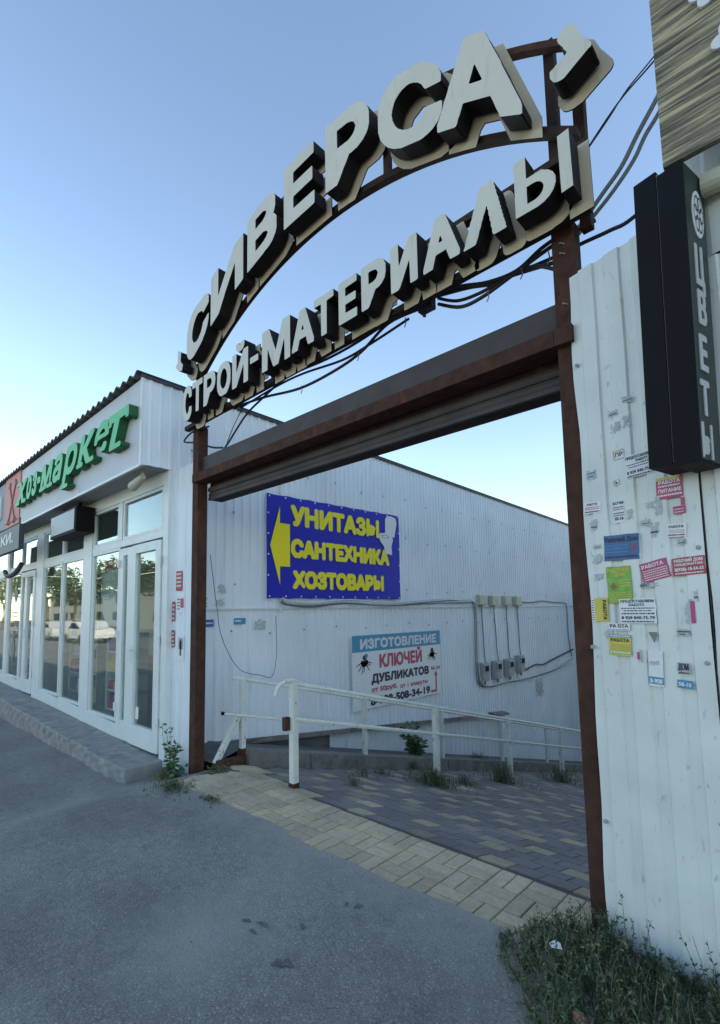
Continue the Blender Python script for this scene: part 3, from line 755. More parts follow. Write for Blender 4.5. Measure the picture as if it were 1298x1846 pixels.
# interior shell of the shop
mb = MB()
zi = -.02
mb.poly([(XL, 2.84, zi), (XW - .06, 2.84, zi), (XW - .06, 9, zi), (XL, 9, zi)], 1)
mb.poly([(XL, 9, zi), (XW - .06, 9, zi), (XW - .06, 9, 3.3), (XL, 9, 3.3)])
mb.poly([(XW - .07, 2.84, zi), (XW - .07, 9, zi), (XW - .07, 9, 3.3), (XW - .07, 2.84, 3.3)])
mb.poly([(XL, 2.84, 3.31), (XL, 9, 3.31), (XW - .06, 9, 3.31), (XW - .06, 2.84, 3.31)])
mb.poly([(XL, 2.84, zi), (XL, 9, zi), (XL, 9, 3.3), (XL, 2.84, 3.3)])
mb.build('interior_wall', [mat('interior_paint', (0.66, 0.66, 0.60), .8), M_wgoods], shop)
# stock behind the glass: each rack is a thing
def rack(x0, x1, y0, y1, n, h, seed, label, pal):
    t = empty('display_rack', ((x0 + x1) / 2, (y0 + y1) / 2, 0), label=label, cat='shelf', group='racks of goods inside the shop')
    f = MB()
    for z in range(n + 1): f.box((x0, y0, .25 + z * h / n - .02), (x1, y1, .25 + z * h / n))
    for x in (x0, x1 - .03): f.box((x, y0, 0), (x + .03, y1, .25 + h))
    f.build('shelf_frame', M_sigw, t)
    rr = random.Random(seed); g = MB()
    for z in range(n):
        x = x0 + .04
        while x < x1 - .08:
            w = rr.uniform(.06, .2); hh = rr.uniform(.4, .85) * h / n
            g.box((x, y0 + .02, .25 + z * h / n + .001), (min(x + w, x1 - .035), y0 + .2, .25 + z * h / n + hh), 0, rr.choice(pal)); x += w + .012
    tag(g.build('goods', M_goods, t, tint=True), kind='stuff')
PAL = [(.5, .08, .07), (.6, .6, .55), (.08, .25, .12), (.55, .4, .06), (.06, .12, .35), (.5, .5, .5), (.35, .06, .15)]
rack(-7.9, -7.1, 2.92, 3.2, 4, 1.1, 1, 'low white rack of mixed coloured goods behind the pane next to the door', PAL)
rack(-9.3, -8.5, 3.0, 3.3, 4, 1.7, 2, 'taller rack of goods behind the middle pane under the dark box', PAL)
rack(-10.5, -9.6, 3.2, 3.45, 4, 1.3, 3, 'rack of goods behind the pane left of the middle one', PAL)
rack(-13.0, -12.1, 3.0, 3.3, 5, 1.9, 4, 'rack of goods behind the far shop window with decals', PAL)
mb = MB()
for i in range(26):
    x = -8.02 + i * .038; mb.box((x, 2.86, 1.45), (x + .02, 2.87, 2.28 + .05 * math.sin(i)))
tag(mb.build('hanging_strips', M_sigw), 'pale plastic strip curtain hanging behind the pane next to the door', 'curtain')
mb = MB(); mb.box((-8.0, 2.84, 2.28), (-7.05, 2.855, 2.52)); mb.box((-9.4, 2.84, 2.3), (-8.45, 2.855, 2.52)); tag(mb.build('red_valance', mat('deep_red_cloth', (.33, .035, .05), .7)), 'dark red valance hung inside the top of the shop windows', 'valance')
mb = MB(); mb.tube([(-9.0, 3.1, 1.2), (-9.0, 3.1, 1.45), (-9.0, 3.1, 2.0), (-9.02, 3.1, 2.22)], [.10, .2, .16, .03], 10)
tag(mb.build('flower_pot_display', mat('magenta_plastic', (.35, .03, .16), .5)), 'magenta rounded hanging display inside the middle shop window', 'display')

# concrete step in front of the shop
mb = MB(); nseg = 26; x0s, x1s = -24.0, -5.62
for i in range(nseg):
    a = x0s + (x1s - x0s) * i / nseg; b = x0s + (x1s - x0s) * (i + 1) / nseg
    za = -.045 + (-5.62 - a) * .03; zbb = -.045 + (-5.62 - b) * .03
    ja = .018 * math.sin(a * 3.3) + .01 * math.sin(a * 9); jb = .018 * math.sin(b * 3.3) + .01 * math.sin(b * 9)
    if i == nseg - 1: jb = .03
    mb.hexa([(a, 2.27 + ja, -.35), (b, 2.27 + jb, -.35), (b, 2.80, -.35), (a, 2.80, -.35), (a, 2.27 + ja, za), (b, 2.27 + jb, zbb), (b, 2.80, zbb), (a, 2.80, za)])
st = mb.build('concrete_step', M_conc)
bm = bmesh.new(); bm.from_mesh(st.data); bmesh.ops.remove_doubles(bm, verts=bm.verts, dist=.0005)
bmesh.ops.delete(bm, geom=[f for f in bm.faces if abs(f.normal.x) > .99 and f.calc_center_median().x < -5.7], context='FACES')
es = [e for e in bm.edges if len(e.link_faces) == 2 and e.calc_face_angle(0) > .5]
bmesh.ops.bevel(bm, geom=es, offset=.022, segments=3, affect='EDGES', profile=.55)
bmesh.ops.subdivide_edges(bm, edges=[e for e in bm.edges if e.calc_length() > .2], cuts=4, use_grid_fill=True)
for v in bm.verts:
    v.co.y += .008 * math.sin(v.co.x * 23 + v.co.z * 31); v.co.z += .004 * math.sin(v.co.x * 17 + v.co.y * 29)
bm.to_mesh(st.data); bm.free()
tag(st, 'worn grey concrete step running along the shop front', 'step')

# green letter sign of the shop
gs = empty('shop_sign', (-8.2, 2.37, 3.4), label='green slanted block letters reading хоз-маркет on the white fascia', cat='sign')
K = .954
def slab(*boxes):     # serif slabs as triangles
    T = []
    for x0, x1, z0, z1 in boxes: T += [[(x0, z0), (x1, z0), (x1, z1)], [(x0, z0), (x1, z1), (x0, z1)]]
    return np.array(T, float)
for ch, a, b, z0, z1, ser in (('х', -11.20, -10.50, 3.72, 4.15, 'bt'), ('о', -10.48, -10.16, 3.73, 4.15, ''), ('з', -10.14, -9.82, 3.73, 4.15, ''), ('-', -9.80, -9.62, 3.90, 4.0, ''),
                              ('м', -9.62, -8.93, 3.72, 4.16, 'b'), ('а', -8.93, -8.45, 3.73, 4.16, ''), ('р', -8.45, -7.78, 3.73, 4.17, ''), ('к', -7.76, -7.10, 3.73, 4.18, 'b'),
                              ('е', -7.10, -6.58, 3.72, 4.18, ''), ('т', -6.62, -5.97, 3.70, 4.17, 'm')):
    X0, X1 = a * K, b * K; Z0, Z1 = 1.6 + (z0 - 1.6) * K, 1.6 + (z1 - 1.6) * K
    r = .026; h = Z1 - Z0
    T = text_tris(ch, .3).copy(); fl = T.reshape(-1, 2); lo, hi = fl[:, 0].min(), fl[:, 0].max()
    T[:, :, 0] = (T[:, :, 0] - lo) * (X1 - X0 - 2 * r) / (hi - lo) + X0 + r
    if ch == '-':
        T = slab((X0 + r, X1 - r, Z0 + r * .8, Z1 - r * .8))
    else:
        T[:, :, 1] = T[:, :, 1] * (h - 2 * r) / .55 + Z0 + r
        w = X1 - X0
        ex = []
        if 'b' in ser: ex += [(X0 - .01, X0 + w * .30, Z0 + r * .9, Z0 + r * 1.3), (X0 + w * .58, X0 + w * .93, Z0 + r * .9, Z0 + r * 1.3)]
        if 't' in ser: ex += [(X0 + w * .08, X0 + w * .38, Z1 - r * 1.3, Z1 - r * .9), (X0 + w * .66, X1, Z1 - r * 1.3, Z1 - r * .9)]
        if 'm' in ser: ex += [(X0 + w * .12, X0 + w * .62, Z0 + r * .9, Z0 + r * 1.3), (X0 + w * .08, X0 + w * .16, Z1 - r * 5, Z1 - r), (X1 - w * .1, X1 - w * .03, Z1 - r * 5, Z1 - r)]
        if ch == 'р': ex += [(X0 - .03, X0 + w * .36, Z0 - h * .34, Z0 - h * .33)]
        if ex: T = np.vstack([T, slab(*ex)])
    lp = sdf_loops(T, 150, r)
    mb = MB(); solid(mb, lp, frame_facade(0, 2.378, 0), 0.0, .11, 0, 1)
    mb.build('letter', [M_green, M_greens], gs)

# dark unit under the soffit, lamp, black hanging sign
t = empty('dark_sign_box', (-8.6, 2.5, 2.85), label='dark rectangular box hanging under the shop soffit in front of the windows', cat='sign box')
mb = MB(); mb.box((-9.15, 2.44, 2.845), (-7.93, 2.70, 3.23)); mb.build('casing', M_black, t, bevel=.006)
mb = MB(); mb.box((-9.10, 2.431, 2.885), (-7.98, 2.4385, 3.19)); mb.build('front_screen', mat('dim_screen', (.035, .035, .04), .3), t)
mb = MB(); mb.box((-8.9, 2.55, 3.23), (-8.86, 2.59, 3.335)); mb.box((-8.2, 2.55, 3.23), (-8.16, 2.59, 3.335)); mb.build('hanger', M_black, t)
t = empty('floodlight', (-5.9, 2.5, 3.33), label='small cream floodlight fixed under the soffit above the shop door', cat='lamp')
mb = MB(); mb.tube([(-5.86, 2.52, 3.33), (-5.86, 2.52, 3.25)], .022, 8); mb.build('bracket', M_box, t)
mb = MB(); mb.tube([(-5.78, 2.49, 3.235), (-5.92, 2.49, 3.2), (-6.03, 2.48, 3.165), (-6.05, 2.48, 3.16)], [.035, .05, .06, .058], 12); mb.build('lamp_body', M_box, t, smooth=False)
t = empty('hanging_sign', (-11.3, 2.2, 2.7), label='dark hanging sign with white letters КИ under the fascia at the left edge', cat='sign')
mb = MB(); mb.box((-13.6, 2.2, 2.78), (-10.05, 2.28, 3.22)); mb.build('sign_panel', mat('blue_black_panel', (.03, .04, .05), .5), t, bevel=.005)
words(t, 'sign_letters', 'КИ.', frame_facade(0, 2.199, 0), -11.35, -10.45, 2.93, 3.13, M_sigw)
mb = MB(); mb.tube([(-10.2, 2.24, 3.22), (-10.2, 2.24, 3.35)], .012, 6); mb.tube([(-13.2, 2.24, 3.22), (-13.2, 2.24, 3.35)], .012, 6); mb.build('hanger', M_cable, t)
mb = MB(); mb.tube(spline([(-12.4, 2.5, 2.55), (-11.9, 2.45, 2.42), (-11.3, 2.45, 2.45), (-11.1, 2.5, 2.62)]), .045, 8)
tag(mb.build('hanging_basket', M_trim), 'curved dark bracket in front of the far shop windows', 'bracket')

# flyers on the front panel (left of the gate)
def flyer(fr, x0, x1, z0, z1, m, label, texts=(), rot=0.0, group='flyers stuck on the walls', name='flyer', extra=None, curl=.004, bends=3, marks=()):
    """paper on a wall: fr frame; x,z extents; small rotation; texts = (string, u0,u1,v0,v1, material) in 0..1"""
    o, xd, yd, nn = fr; cx, cz = (x0 + x1) / 2, (z0 + z1) / 2; ca, sa = math.cos(rot), math.sin(rot)
    xd2 = xd * ca + yd * sa; yd2 = yd * ca - xd * sa; c = o + xd * cx + yd * cz; w, h = x1 - x0, z1 - z0
    root = empty(name, c, label=label, cat='flyer', group=group)
    mb = MB(); N = 6; q = {}
    ph = rnd.uniform(0, 6)
    for i in range(N + 1):
        for j in range(N + 1):
            u, v = i / N, j / N; jx = rnd.uniform(-1, 1) * w * .012 if i in (0, N) else 0; jy = rnd.uniform(-1, 1) * h * .012 if j in (0, N) else 0
            q[i, j] = len(mb.v); mb.v.append(tuple(c + xd2 * ((u - .5) * w + jx) + yd2 * ((v - .5) * h + jy) + nn * (.0012 + .0006 * math.sin(5 * u + 4 * v + ph))))
    torn = m is M_residue
    for i in range(N):
        for j in range(N):
            if torn and (i in (0, N - 1) or j in (0, N - 1)) and rnd.random() < .38: continue
            if torn and rnd.random() < .10: continue
            mb.f.append((q[i, j], q[i + 1, j], q[i + 1, j + 1], q[i, j + 1])); mb.mi.append(0); mb.c.append((1, 1, 1))
    if torn:
        for k in q.values():
            a = rnd.uniform(-1, 1) * w * .05; b = rnd.uniform(-1, 1) * h * .05; v_ = Vector(mb.v[k]) + xd2 * a + yd2 * b; mb.v[k] = tuple(v_)
    mb.build('paper', m, root)
    f2 = (c - xd2 * w / 2 - yd2 * h / 2 + nn * .0022, xd2, yd2, nn)
    for tx in texts:
        s_, u0, u1, v0, v1, mt = tx
        if s_ == '#':          # line of illegible small print: broken dashes
            g = MB(); u = u0; rr = random.Random(int(u0 * 999 + v0 * 777))
            while u < u1 - .01:
                du = min(rr.uniform(.02, .09), u1 - u); P = lambda a, b: tuple(f2[0] + xd2 * a * w + yd2 * b * h)
                g.poly([P(u, v0), P(u + du, v0), P(u + du, v1), P(u, v1)]); u += du + .018
            g.build('small_print', mt, root)
        elif s_ == '+':
            g = MB(); P = lambda a, b: tuple(f2[0] + xd2 * a * w + yd2 * b * h + nn * .0004); um, vm = (u0 + u1) / 2, (v0 + v1) / 2
            for k in range(4):
                a = k * math.pi / 2; g.poly([P(um, vm), P(um + math.cos(a - .45) * (u1 - u0) / 2, vm + math.sin(a - .45) * (v1 - v0) / 2), P(um + math.cos(a + .45) * (u1 - u0) / 2, vm + math.sin(a + .45) * (v1 - v0) / 2)])
            g.build('emblem', mt, root)
        elif s_ == '[]':
            g = MB(); P = lambda a, b: tuple(f2[0] + xd2 * a * w + yd2 * b * h - nn * .0003); g.poly([P(u0, v0), P(u1, v0), P(u1, v1), P(u0, v1)]); g.build('print_band', mt, root)
        else:
            words(root, 'print', s_, f2, u0 * w, u1 * w, v0 * h, v1 * h, mt, d=.0004)
    return root
ff = frame_facade(0, 2.789, 0)
def ffly(x0, x1, z0, z1, m, label, **k): return flyer(ff, x0, x1, z0, z1, m, label, **k)
ffly(-5.50, -5.36, 1.87, 2.10, M_rdf, 'faded red flyer with white lines, topmost on the panel left of the gate', texts=[('#', .1, .9, .2 + .2 * k, .3 + .2 * k, M_paper) for k in range(4)])
ffly(-5.47, -5.30, 1.62, 1.80, M_paper, 'white flyer with a crimson square, below the topmost red one left of the gate', texts=[('[]', .5, .95, .3, .9, M_pink)] + [('#', .05, .45, .2 + .2 * k, .27 + .2 * k, M_ink) for k in range(4)])
ffly(-5.585, -5.52, 1.52, 1.75, M_rdf, 'narrow upright red strip flyer beside the shop door frame', texts=[('#', .1, .9, .1 + .22 * k, .2 + .22 * k, M_paper) for k in range(4)])
ffly(-5.585, -5.52, 1.22, 1.42, M_rdf, 'lower narrow red strip flyer beside the shop door frame', texts=[('#', .1, .9, .1 + .22 * k, .2 + .22 * k, M_paper) for k in range(4)])
ffly(-5.44, -5.29, 1.08, 1.36, M_paper, 'white flyer with a dark photo, lowest on the panel left of the gate', texts=[('[]', .15, .85, .45, .9, M_meter), ('[]', .35, .6, .2, .8, M_casing)])

# ================================================================== GATE FRAME
gate = empty('gate_frame', (-2.95, 2.8, 0), label='rusty brown steel gate frame with roller shutter casing and arched sign rack on top', cat='gate')
mb = MB(); mb.box((-5.08, 2.75, -.12), (-4.96, 2.87, 3.70)); mb.build('post', M_rust, gate, bevel=.006)
mb = MB(); mb.box((-1.0, 2.75, -.12), (-.88, 2.87, 3.78)); mb.build('post', M_rust, gate, bevel=.006)
mb = MB(); mb.box((-5.05, 2.76, 3.70), (-4.99, 2.82, 3.75)); mb.box((-4.98, 2.72, 3.65), (-4.90, 2.80, 4.42))
mb.build('upper_post', M_rustd, gate, bevel=.004)
mb = MB(); mb.box((-.985, 2.75, 3.781), (-.925, 2.81, 4.95)); mb.build('upper_post', M_rustd, gate, bevel=.004)
mb = MB(); mb.box((-.85, 2.78, 3.70), (-.79, 2.84, 4.86)); mb.build('upper_post', M_rust, gate, bevel=.004)
mb = MB(); mb.box((-4.96, 2.70, 3.045), (-1.0, 2.86, 3.14)); mb.build('crossbeam', M_rust, gate, bevel=.004)
mb = MB(); mb.box((-5.0, 2.70, 3.045), (-4.962, 2.749, 3.14)); mb.build('crossbeam_end', M_rust, gate)
mb = MB(); mb.box((-.998, 2.70, 3.045), (-.90, 2.748, 3.14)); mb.build('crossbeam_end', M_rust, gate)
mb = MB(); mb.box((-4.958, 2.80, 3.142), (-1.002, 3.05, 3.345)); mb.build('shutter_casing', M_casing, gate, bevel=.004)
mb = MB()
for k, (y0_, z0_) in enumerate(((2.880, 2.955), (2.888, 2.895))):
    pr = []
    for i in range(7):
        a = math.pi * i / 6; pr.append((y0_ - .010 * math.sin(a), z0_ + .058 * (i / 6)))
    for (ya, za), (yb2, zb2) in zip(pr, pr[1:]):
        mb.poly([(-4.955, ya, za), (-1.005, ya, za), (-1.005, yb2, zb2), (-4.955, yb2, zb2)])
mb.box((-4.955, 2.875, 2.865), (-1.005, 2.905, 2.894)); mb.build('shutter_slats', M_casing, gate, smooth=False)
mb = MB(); mb.box((-4.955, 2.90, 2.87), (-1.005, 3.05, 3.14)); mb.build('shutter_box', M_rustd, gate)
# arch bars
AX, AR = -2.83, 3.32; AZ = 4.87 - AR
def arc(x, r=AR): return AZ + math.sqrt(max(r * r - (x - AX) ** 2, 0))
def arc_bar(x0, x1, off, h, y0, y1, name, m):
    mb = MB(); n = 40
    for i in range(n):
        a = x0 + (x1 - x0) * i / n; b = x0 + (x1 - x0) * (i + 1) / n; za = arc(a) + off; zb_ = arc(b) + off
        mb.hexa([(a, y0, za), (b, y0, zb_), (b, y1, zb_), (a, y1, za), (a, y0, za + h), (b, y0, zb_ + h), (b, y1, zb_ + h), (a, y1, za + h)])
    bm = bmesh.new(); me = bpy.data.meshes.new(name); me.from_pydata(mb.v, [], mb.f); bm.from_mesh(me)
    bmesh.ops.remove_doubles(bm, verts=bm.verts, dist=1e-5)
    bmesh.ops.delete(bm, geom=[f for f in bm.faces if abs(f.normal.x) > .99 and x0 + .01 < f.calc_center_median().x < x1 - .01], context='FACES')
    bm.to_mesh(me); bm.free(); me.materials.append(m); return addmesh(name, me, gate)
arc_bar(-4.90, -.80, 0.0, .05, 2.68, 2.74, 'arch_bar', M_rustd)
arc_bar(-4.40, -.80, .55, .045, 2.68, 2.73, 'arch_bar', M_rust)
for x in (-4.1, -3.18, -2.14, -1.45):
    mb = MB(); mb.box((x - .025, 2.682, arc(x) + .045), (x + .025, 2.728, arc(x) + .56)); mb.build('strut', M_rust, gate)
def zl(x): return 3.69 + (x + 4.8) * .013       # nearly level lower rack
for off, nm in ((-.02, 'rack_bar'), (.335, 'rack_bar')):
    mb = MB(); a, b = -5.13, -.765
    mb.hexa([(a, 2.67, zl(a) + off), (b, 2.67, zl(b) + off), (b, 2.73, zl(b) + off), (a, 2.73, zl(a) + off), (a, 2.67, zl(a) + off + .045), (b, 2.67, zl(b) + off + .045), (b, 2.73, zl(b) + off + .045), (a, 2.73, zl(a) + off + .045)])
    mb.build(nm, M_rustd, gate)
for x in (-4.5, -3.52, -2.5, -1.25):
    mb = MB(); mb.box((x - .02, 2.68, zl(x) + .02), (x + .02, 2.72, zl(x) + .34)); mb.build('strut', M_rustd, gate)
mb = MB()
for z in (3.66, 3.60, 3.30): mb.tube([(-.955, 2.749, z), (-.94, 2.735, z - .015), (-.925, 2.749, z - .02)], .005, 5)
mb.build('hook', M_cableg, gate)
# rusty footing of the gate rail at the left
mb = MB(); mb.bar((-4.74, 2.90, .02), (-4.86, 3.36, -.02), .07, .10); tag(mb.build('rusty_beam', M_rust), 'short rusty steel beam lying between the left gate post and the kerb', 'beam')

# letters ---------------------------------------------------------
FZ = 2.625
def big_letter(parent, ch, x0, x1, zfun0, zfun1, r, loops=None, board=.03, bext=0.0, px=170, depth=.125, bloops=None):
    fr = frame_facade(0, FZ, 0)
    if loops is None:
        zc0, zc1 = zfun0((x0 + x1) / 2), zfun1((x0 + x1) / 2)
        cap = .729
        lp = glyph_loops(ch, x0, x1, zc0, zc1, r, px, sharp=True)
        bl = glyph_loops(ch, x0, x1, zc0, zc1, r, px * .7, sharp=2, grow=board)
        def warp(x, z):
            t = (z - zc0) / (zc1 - zc0); return (x, zfun0(x) + t * (zfun1(x) - zfun0(x)))
    else: lp = loops; bl = bloops; warp = None
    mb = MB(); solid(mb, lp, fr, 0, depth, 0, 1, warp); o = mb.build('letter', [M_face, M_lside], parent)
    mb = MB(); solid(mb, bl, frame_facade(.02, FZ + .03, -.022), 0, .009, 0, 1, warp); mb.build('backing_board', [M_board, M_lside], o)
    return o
top = empty('arched_letter_sign', (-2.9, 2.62, 4.7), label='upper arched row of raised letters reading СИВЕРСА in quotation marks', cat='sign')
base = lambda x: arc(x) - .005 - .035 * smooth((-2.9 - x) / 1.2)
def topz(x):
    P = [(-4.8, 4.78), (-4.5, 4.86), (-4.25, 5.03), (-3.74, 5.17), (-3.6, 5.30), (-3.3, 5.33), (-3.1, 5.41), (-2.75, 5.42), (-2.5, 5.415), (-2.2, 5.38), (-1.9, 5.28), (-1.5, 5.16), (-1.2, 5.03), (-1.0, 4.93), (-.8, 4.8)]
    for (a, b), (c, d) in zip(P, P[1:]):
        if x <= c: return b + (d - b) * (x - a) / (c - a)
    return P[-1][1]
for ch, a, b in (('С', -4.79, -4.34), ('И', -4.30, -3.73), ('В', -3.66, -3.22), ('Е', -3.12, -2.73), ('Р', -2.60, -2.14), ('С', -2.06, -1.53), ('А', -1.57, -1.02)):
    big_letter(top, ch, a, b, base, topz, .029)
def ring(pts, px=170, grow=0.0):
    T = [[(a.x, a.y) for a in (Vector(pts[t[0]]), Vector(pts[t[1]]), Vector(pts[t[2]]))] for t in tessellate_polygon([[Vector((p[0], p[1], 0)) for p in pts]])]
    return sdf_loops(np.array(T), px, max(grow, .004))
qR = [(-0.815, 4.599), (-0.777, 4.64), (-0.733, 4.62), (-0.708, 4.545), (-0.653, 4.432), (-0.803, 4.359), (-0.843, 4.377), (-0.864, 4.421), (-0.86, 4.447), (-0.765, 4.485)]
qL = [(-4.979, 4.488), (-4.913, 4.448), (-4.925, 4.344), (-4.87, 4.295), (-4.887, 4.233), (-4.95, 4.25), (-5.032, 4.323), (-4.985, 4.35)]
for q in (qR, qL): big_letter(top, None, 0, 0, None, None, 0, loops=ring(q), bloops=ring(q, 120, .04))
low = empty('straight_letter_sign', (-2.9, 2.62, 3.7), label='lower straight row of raised letters reading СТРОЙ-МАТЕРИАЛЫ', cat='sign')
lb = lambda x: 3.675 + (x + 4.84) * .0165; lt = lambda x: 4.005 + (x + 4.84) * .0155
for ch, a, b in (('С', -4.85, -4.66), ('Т', -4.65, -4.445), ('Р', -4.42, -4.20), ('О', -4.17, -3.93), ('Й', -3.90, -3.645), ('-', -3.61, -3.49), ('М', -3.43, -3.045), ('А', -3.02, -2.755), ('Т', -2.75, -2.53), ('Е', -2.475, -2.29),
                 ('Р', -2.245, -2.02), ('И', -1.975, -1.755), ('А', -1.71, -1.445), ('Л', -1.415, -1.15), ('Ь', -1.09, -.865)):
    if ch == '-':
        T = slab((a + .004, b - .004, 3.838, 3.886)); big_letter(low, None, 0, 0, None, None, 0, loops=sdf_loops(T, 170, .004), bloops=sdf_loops(T, 120, .045))
    elif ch == 'Л':      # pointed А-like Л of the sign
        z0_, z1_ = lb(a), lt(a); m_ = (a + b) / 2 + .02
        P = [(a, z0_), (a + .075, z0_), (m_ + .005, z1_ - .11), (b - .075, z0_), (b, z0_), (m_ + .045, z1_), (m_ - .035, z1_)]
        big_letter(low, None, 0, 0, None, None, 0, loops=ring(P), bloops=ring(P, 120, .035))
    elif ch == 'Ь':
        z0_, z1_ = lb(a) + .003, lt(a) + .005; arc_ = lambda cx, cz, rx, rz_, n=9: [(cx + rx * math.sin(math.pi * k / n), cz - rz_ * math.cos(math.pi * k / n)) for k in range(n + 1)]
        ou = [(a, z0_)] + arc_(a + .12, z0_ + .098, .105, .098) + [(a + .068, z0_ + .196), (a + .068, z1_), (a, z1_)]
        inn = [(a + .068, z0_ + .048)] + arc_(a + .105, z0_ + .098, .055, .050) + [(a + .068, z0_ + .148)]
        big_letter(low, None, 0, 0, None, None, 0, loops=[ou, inn[::-1]], bloops=ring(ou, 120, .03))
    else: big_letter(low, ch, a, b, (lambda x: lb(x) - .04) if a < -4.8 else (lambda x: lb(x) - .012) if ch == 'М' else lb, (lambda x: lt(x) + .03) if ch == 'М' else lt, .0175 if ch not in 'СТРОЙ' or a > -3.6 else .0155, board=.026)
T = slab((-.845 + .004, -.779 - .004, 3.744, 4.064)); big_letter(low, None, 0, 0, None, None, 0, loops=sdf_loops(T, 170, .004, 2), bloops=sdf_loops(T, 120, .036, 2))
# lower edge of the backing: cream strip under the letters
for i, (a, b) in enumerate(((-4.66, -4.23), (-3.72, -3.55), (-3.42, -2.60), (-2.56, -2.05), (-1.98, -1.42), (-1.40, -.765))):
    mb = MB(); mb.hexa([(a, 2.652, zl(a) + .03), (b, 2.652, zl(b) + .03), (b, 2.66, zl(b) + .03), (a, 2.66, zl(a) + .03), (a, 2.652, zl(a) + .075), (b, 2.652, zl(b) + .075), (b, 2.66, zl(b) + .075), (a, 2.66, zl(a) + .075)])
    mb.build('backing_strip', M_board, low)

# ================================================================== SIGNS AND METERS ON THE SIDE WALL
XS = XW + .034
bn = empty('blue_banner', (XS, 5.6, 1.8), label='blue vinyl banner with yellow arrow and words, laced to the side wall', cat='banner')
mb = MB(); N = 30; K2 = 14; q = {}
for i in range(N + 1):
    for j in range(K2 + 1):
        u, v = i / N, j / K2; edge = (.012 * abs(math.sin(u * 24)) if j in (0, K2) else 0)
        q[i, j] = len(mb.v)
        mb.v.append((XS + .004 + .006 * math.sin(u * 9 + v * 3) * math.sin(v * 5 + 1), 4.125 + u * 2.94, 1.795 + v * (1.475 + .045 * u) + (edge if j == 0 else -edge)))
for i in range(N):
    for j in range(K2): mb.f.append((q[i, j], q[i + 1, j], q[i + 1, j + 1], q[i, j + 1])); mb.mi.append(0); mb.c.append((1, 1, 1))
mb.build('banner_sheet', M_blue, bn, smooth=True)
for y_, z_ in [(4.17 + k * .285, z) for k in range(11) for z in (1.83, 3.235 + .0045 * k)] + [(y, 1.83 + k * .29) for k in range(1, 5) for y in (4.15, 7.04)]:
    mb = MB(); mb.tube([(XS + .008, y_, z_), (XS + .014, y_, z_)], .013, 8); mb.build('eyelet', M_sigw, bn)
fs = frame_side(XS + .0115, 0, 0)
def ring_plain(pts): return [list(pts)]
mb = MB(); solid(mb, [[(4.18, 2.54), (4.35, 1.99), (4.35, 2.25), (4.53, 2.25), (4.53, 2.865), (4.35, 2.865), (4.35, 3.10)]], fs, 0, .002); mb.build('arrow', M_yel, bn)
for s_, a, b, z0_, z1_ in (('УНИТАЗЫ', 4.55, 6.50, 2.855, 3.155), ('САНТЕХНИКА', 4.55, 6.76, 2.39, 2.66), ('ХОЗТОВАРЫ', 4.58, 6.60, 1.94, 2.20)):
    n_ = (z1_ - z0_)
    mb = MB(); solid(mb, glyph_loops(s_, a, b, z0_, z1_, .020, 150, grow=.008), (fs[0] + Vector((.0, 0, 0)), *fs[1:]), 0, .0011); mb.build('lettering_outline', M_yelo, bn)
    mb = MB(); solid(mb, glyph_loops(s_, a, b, z0_, z1_, .020, 150), (fs[0] + Vector((.0016, 0, 0)), *fs[1:]), 0, .0011); mb.build('lettering', M_yel, bn)
# printed toilet
Ms = mat('print_white', (.66, .70, .68), .45); Mg = mat('print_grey', (.40, .44, .44), .45)
mb = MB()
tk = lambda pts, d, mi: solid(mb, [pts], (fs[0] + Vector((d, 0, 0)), *fs[1:]), 0, .001, mi, mi)
tk([(6.66, 2.90), (6.92, 2.90), (6.99, 3.17), (6.96, 3.25), (6.84, 3.275), (6.72, 3.265), (6.67, 3.2)], .003, 0)
tk([(6.84, 2.58), (6.66, 2.60), (6.62, 2.72), (6.53, 2.80), (6.48, 2.89), (6.52, 2.94), (6.68, 2.96), (6.83, 2.93), (6.88, 2.86), (6.83, 2.74)], .0042, 0)
tk([(6.53 + .13 + .12 * math.cos(a * math.pi / 8), 2.895 + .033 * math.sin(a * math.pi / 8)) for a in range(16)], .0056, 1)
tk([(6.55 + .11 + .07 * math.cos(a * math.pi / 8), 2.893 + .018 * math.sin(a * math.pi / 8)) for a in range(16)], .007, 0)
mb.build('toilet_picture', [Ms, Mg], bn)
# repaint the last letter over the picture: letters sit in front as in the print

ks = empty('key_cutting_sign', (XS, 7.0, .05), label='white key-cutting sign with teal header and phone number on the side wall', cat='sign')
mb = MB(); mb.box((XS, 5.785, .03), (XS + .012, 8.25, 1.21)); mb.build('sign_board', M_paper, ks)
mb = MB(); mb.box((XS + .012, 5.785, .945), (XS + .0135, 8.25, 1.21)); mb.build('header', M_cyan, ks)
fk = frame_side(XS + .014, 0, 0)
words(ks, 'header_words', 'ИЗГОТОВЛЕНИЕ', fk, 5.97, 8.12, .985, 1.155, M_sigw, r=.012)
words(ks, 'red_words', 'КЛЮЧЕЙ', fk, 6.44, 7.64, .655, .885, M_pink, r=.014)
words(ks, 'black_words', 'ДУБЛИКАТОВ', fk, 6.23, 7.85, .42, .575, M_ink, r=.012)
words(ks, 'price_words', 'от 50руб.', fk, 6.23, 6.90, .275, .36, M_pink, r=.005)
words(ks, 'price_words', 'от 1 минуты', fk, 6.98, 7.80, .255, .34, M_pink, r=.003)
words(ks, 'phone_number', '8-908-508-34-19', fk, 6.2, 7.87, .065, .205, M_ink, r=.010)
words(ks, 'place_words', 'М-24', fk, 7.93, 8.22, .48, .55, M_pink, r=.003)
mb = MB(); solid(mb, [[(7.90, .07), (8.095, .07), (8.095, .38), (8.13, .38), (8.075, .46), (8.02, .38), (8.055, .38), (8.055, .11), (7.90, .11)]], fk, 0, .002); mb.build('arrow', M_pink, ks)
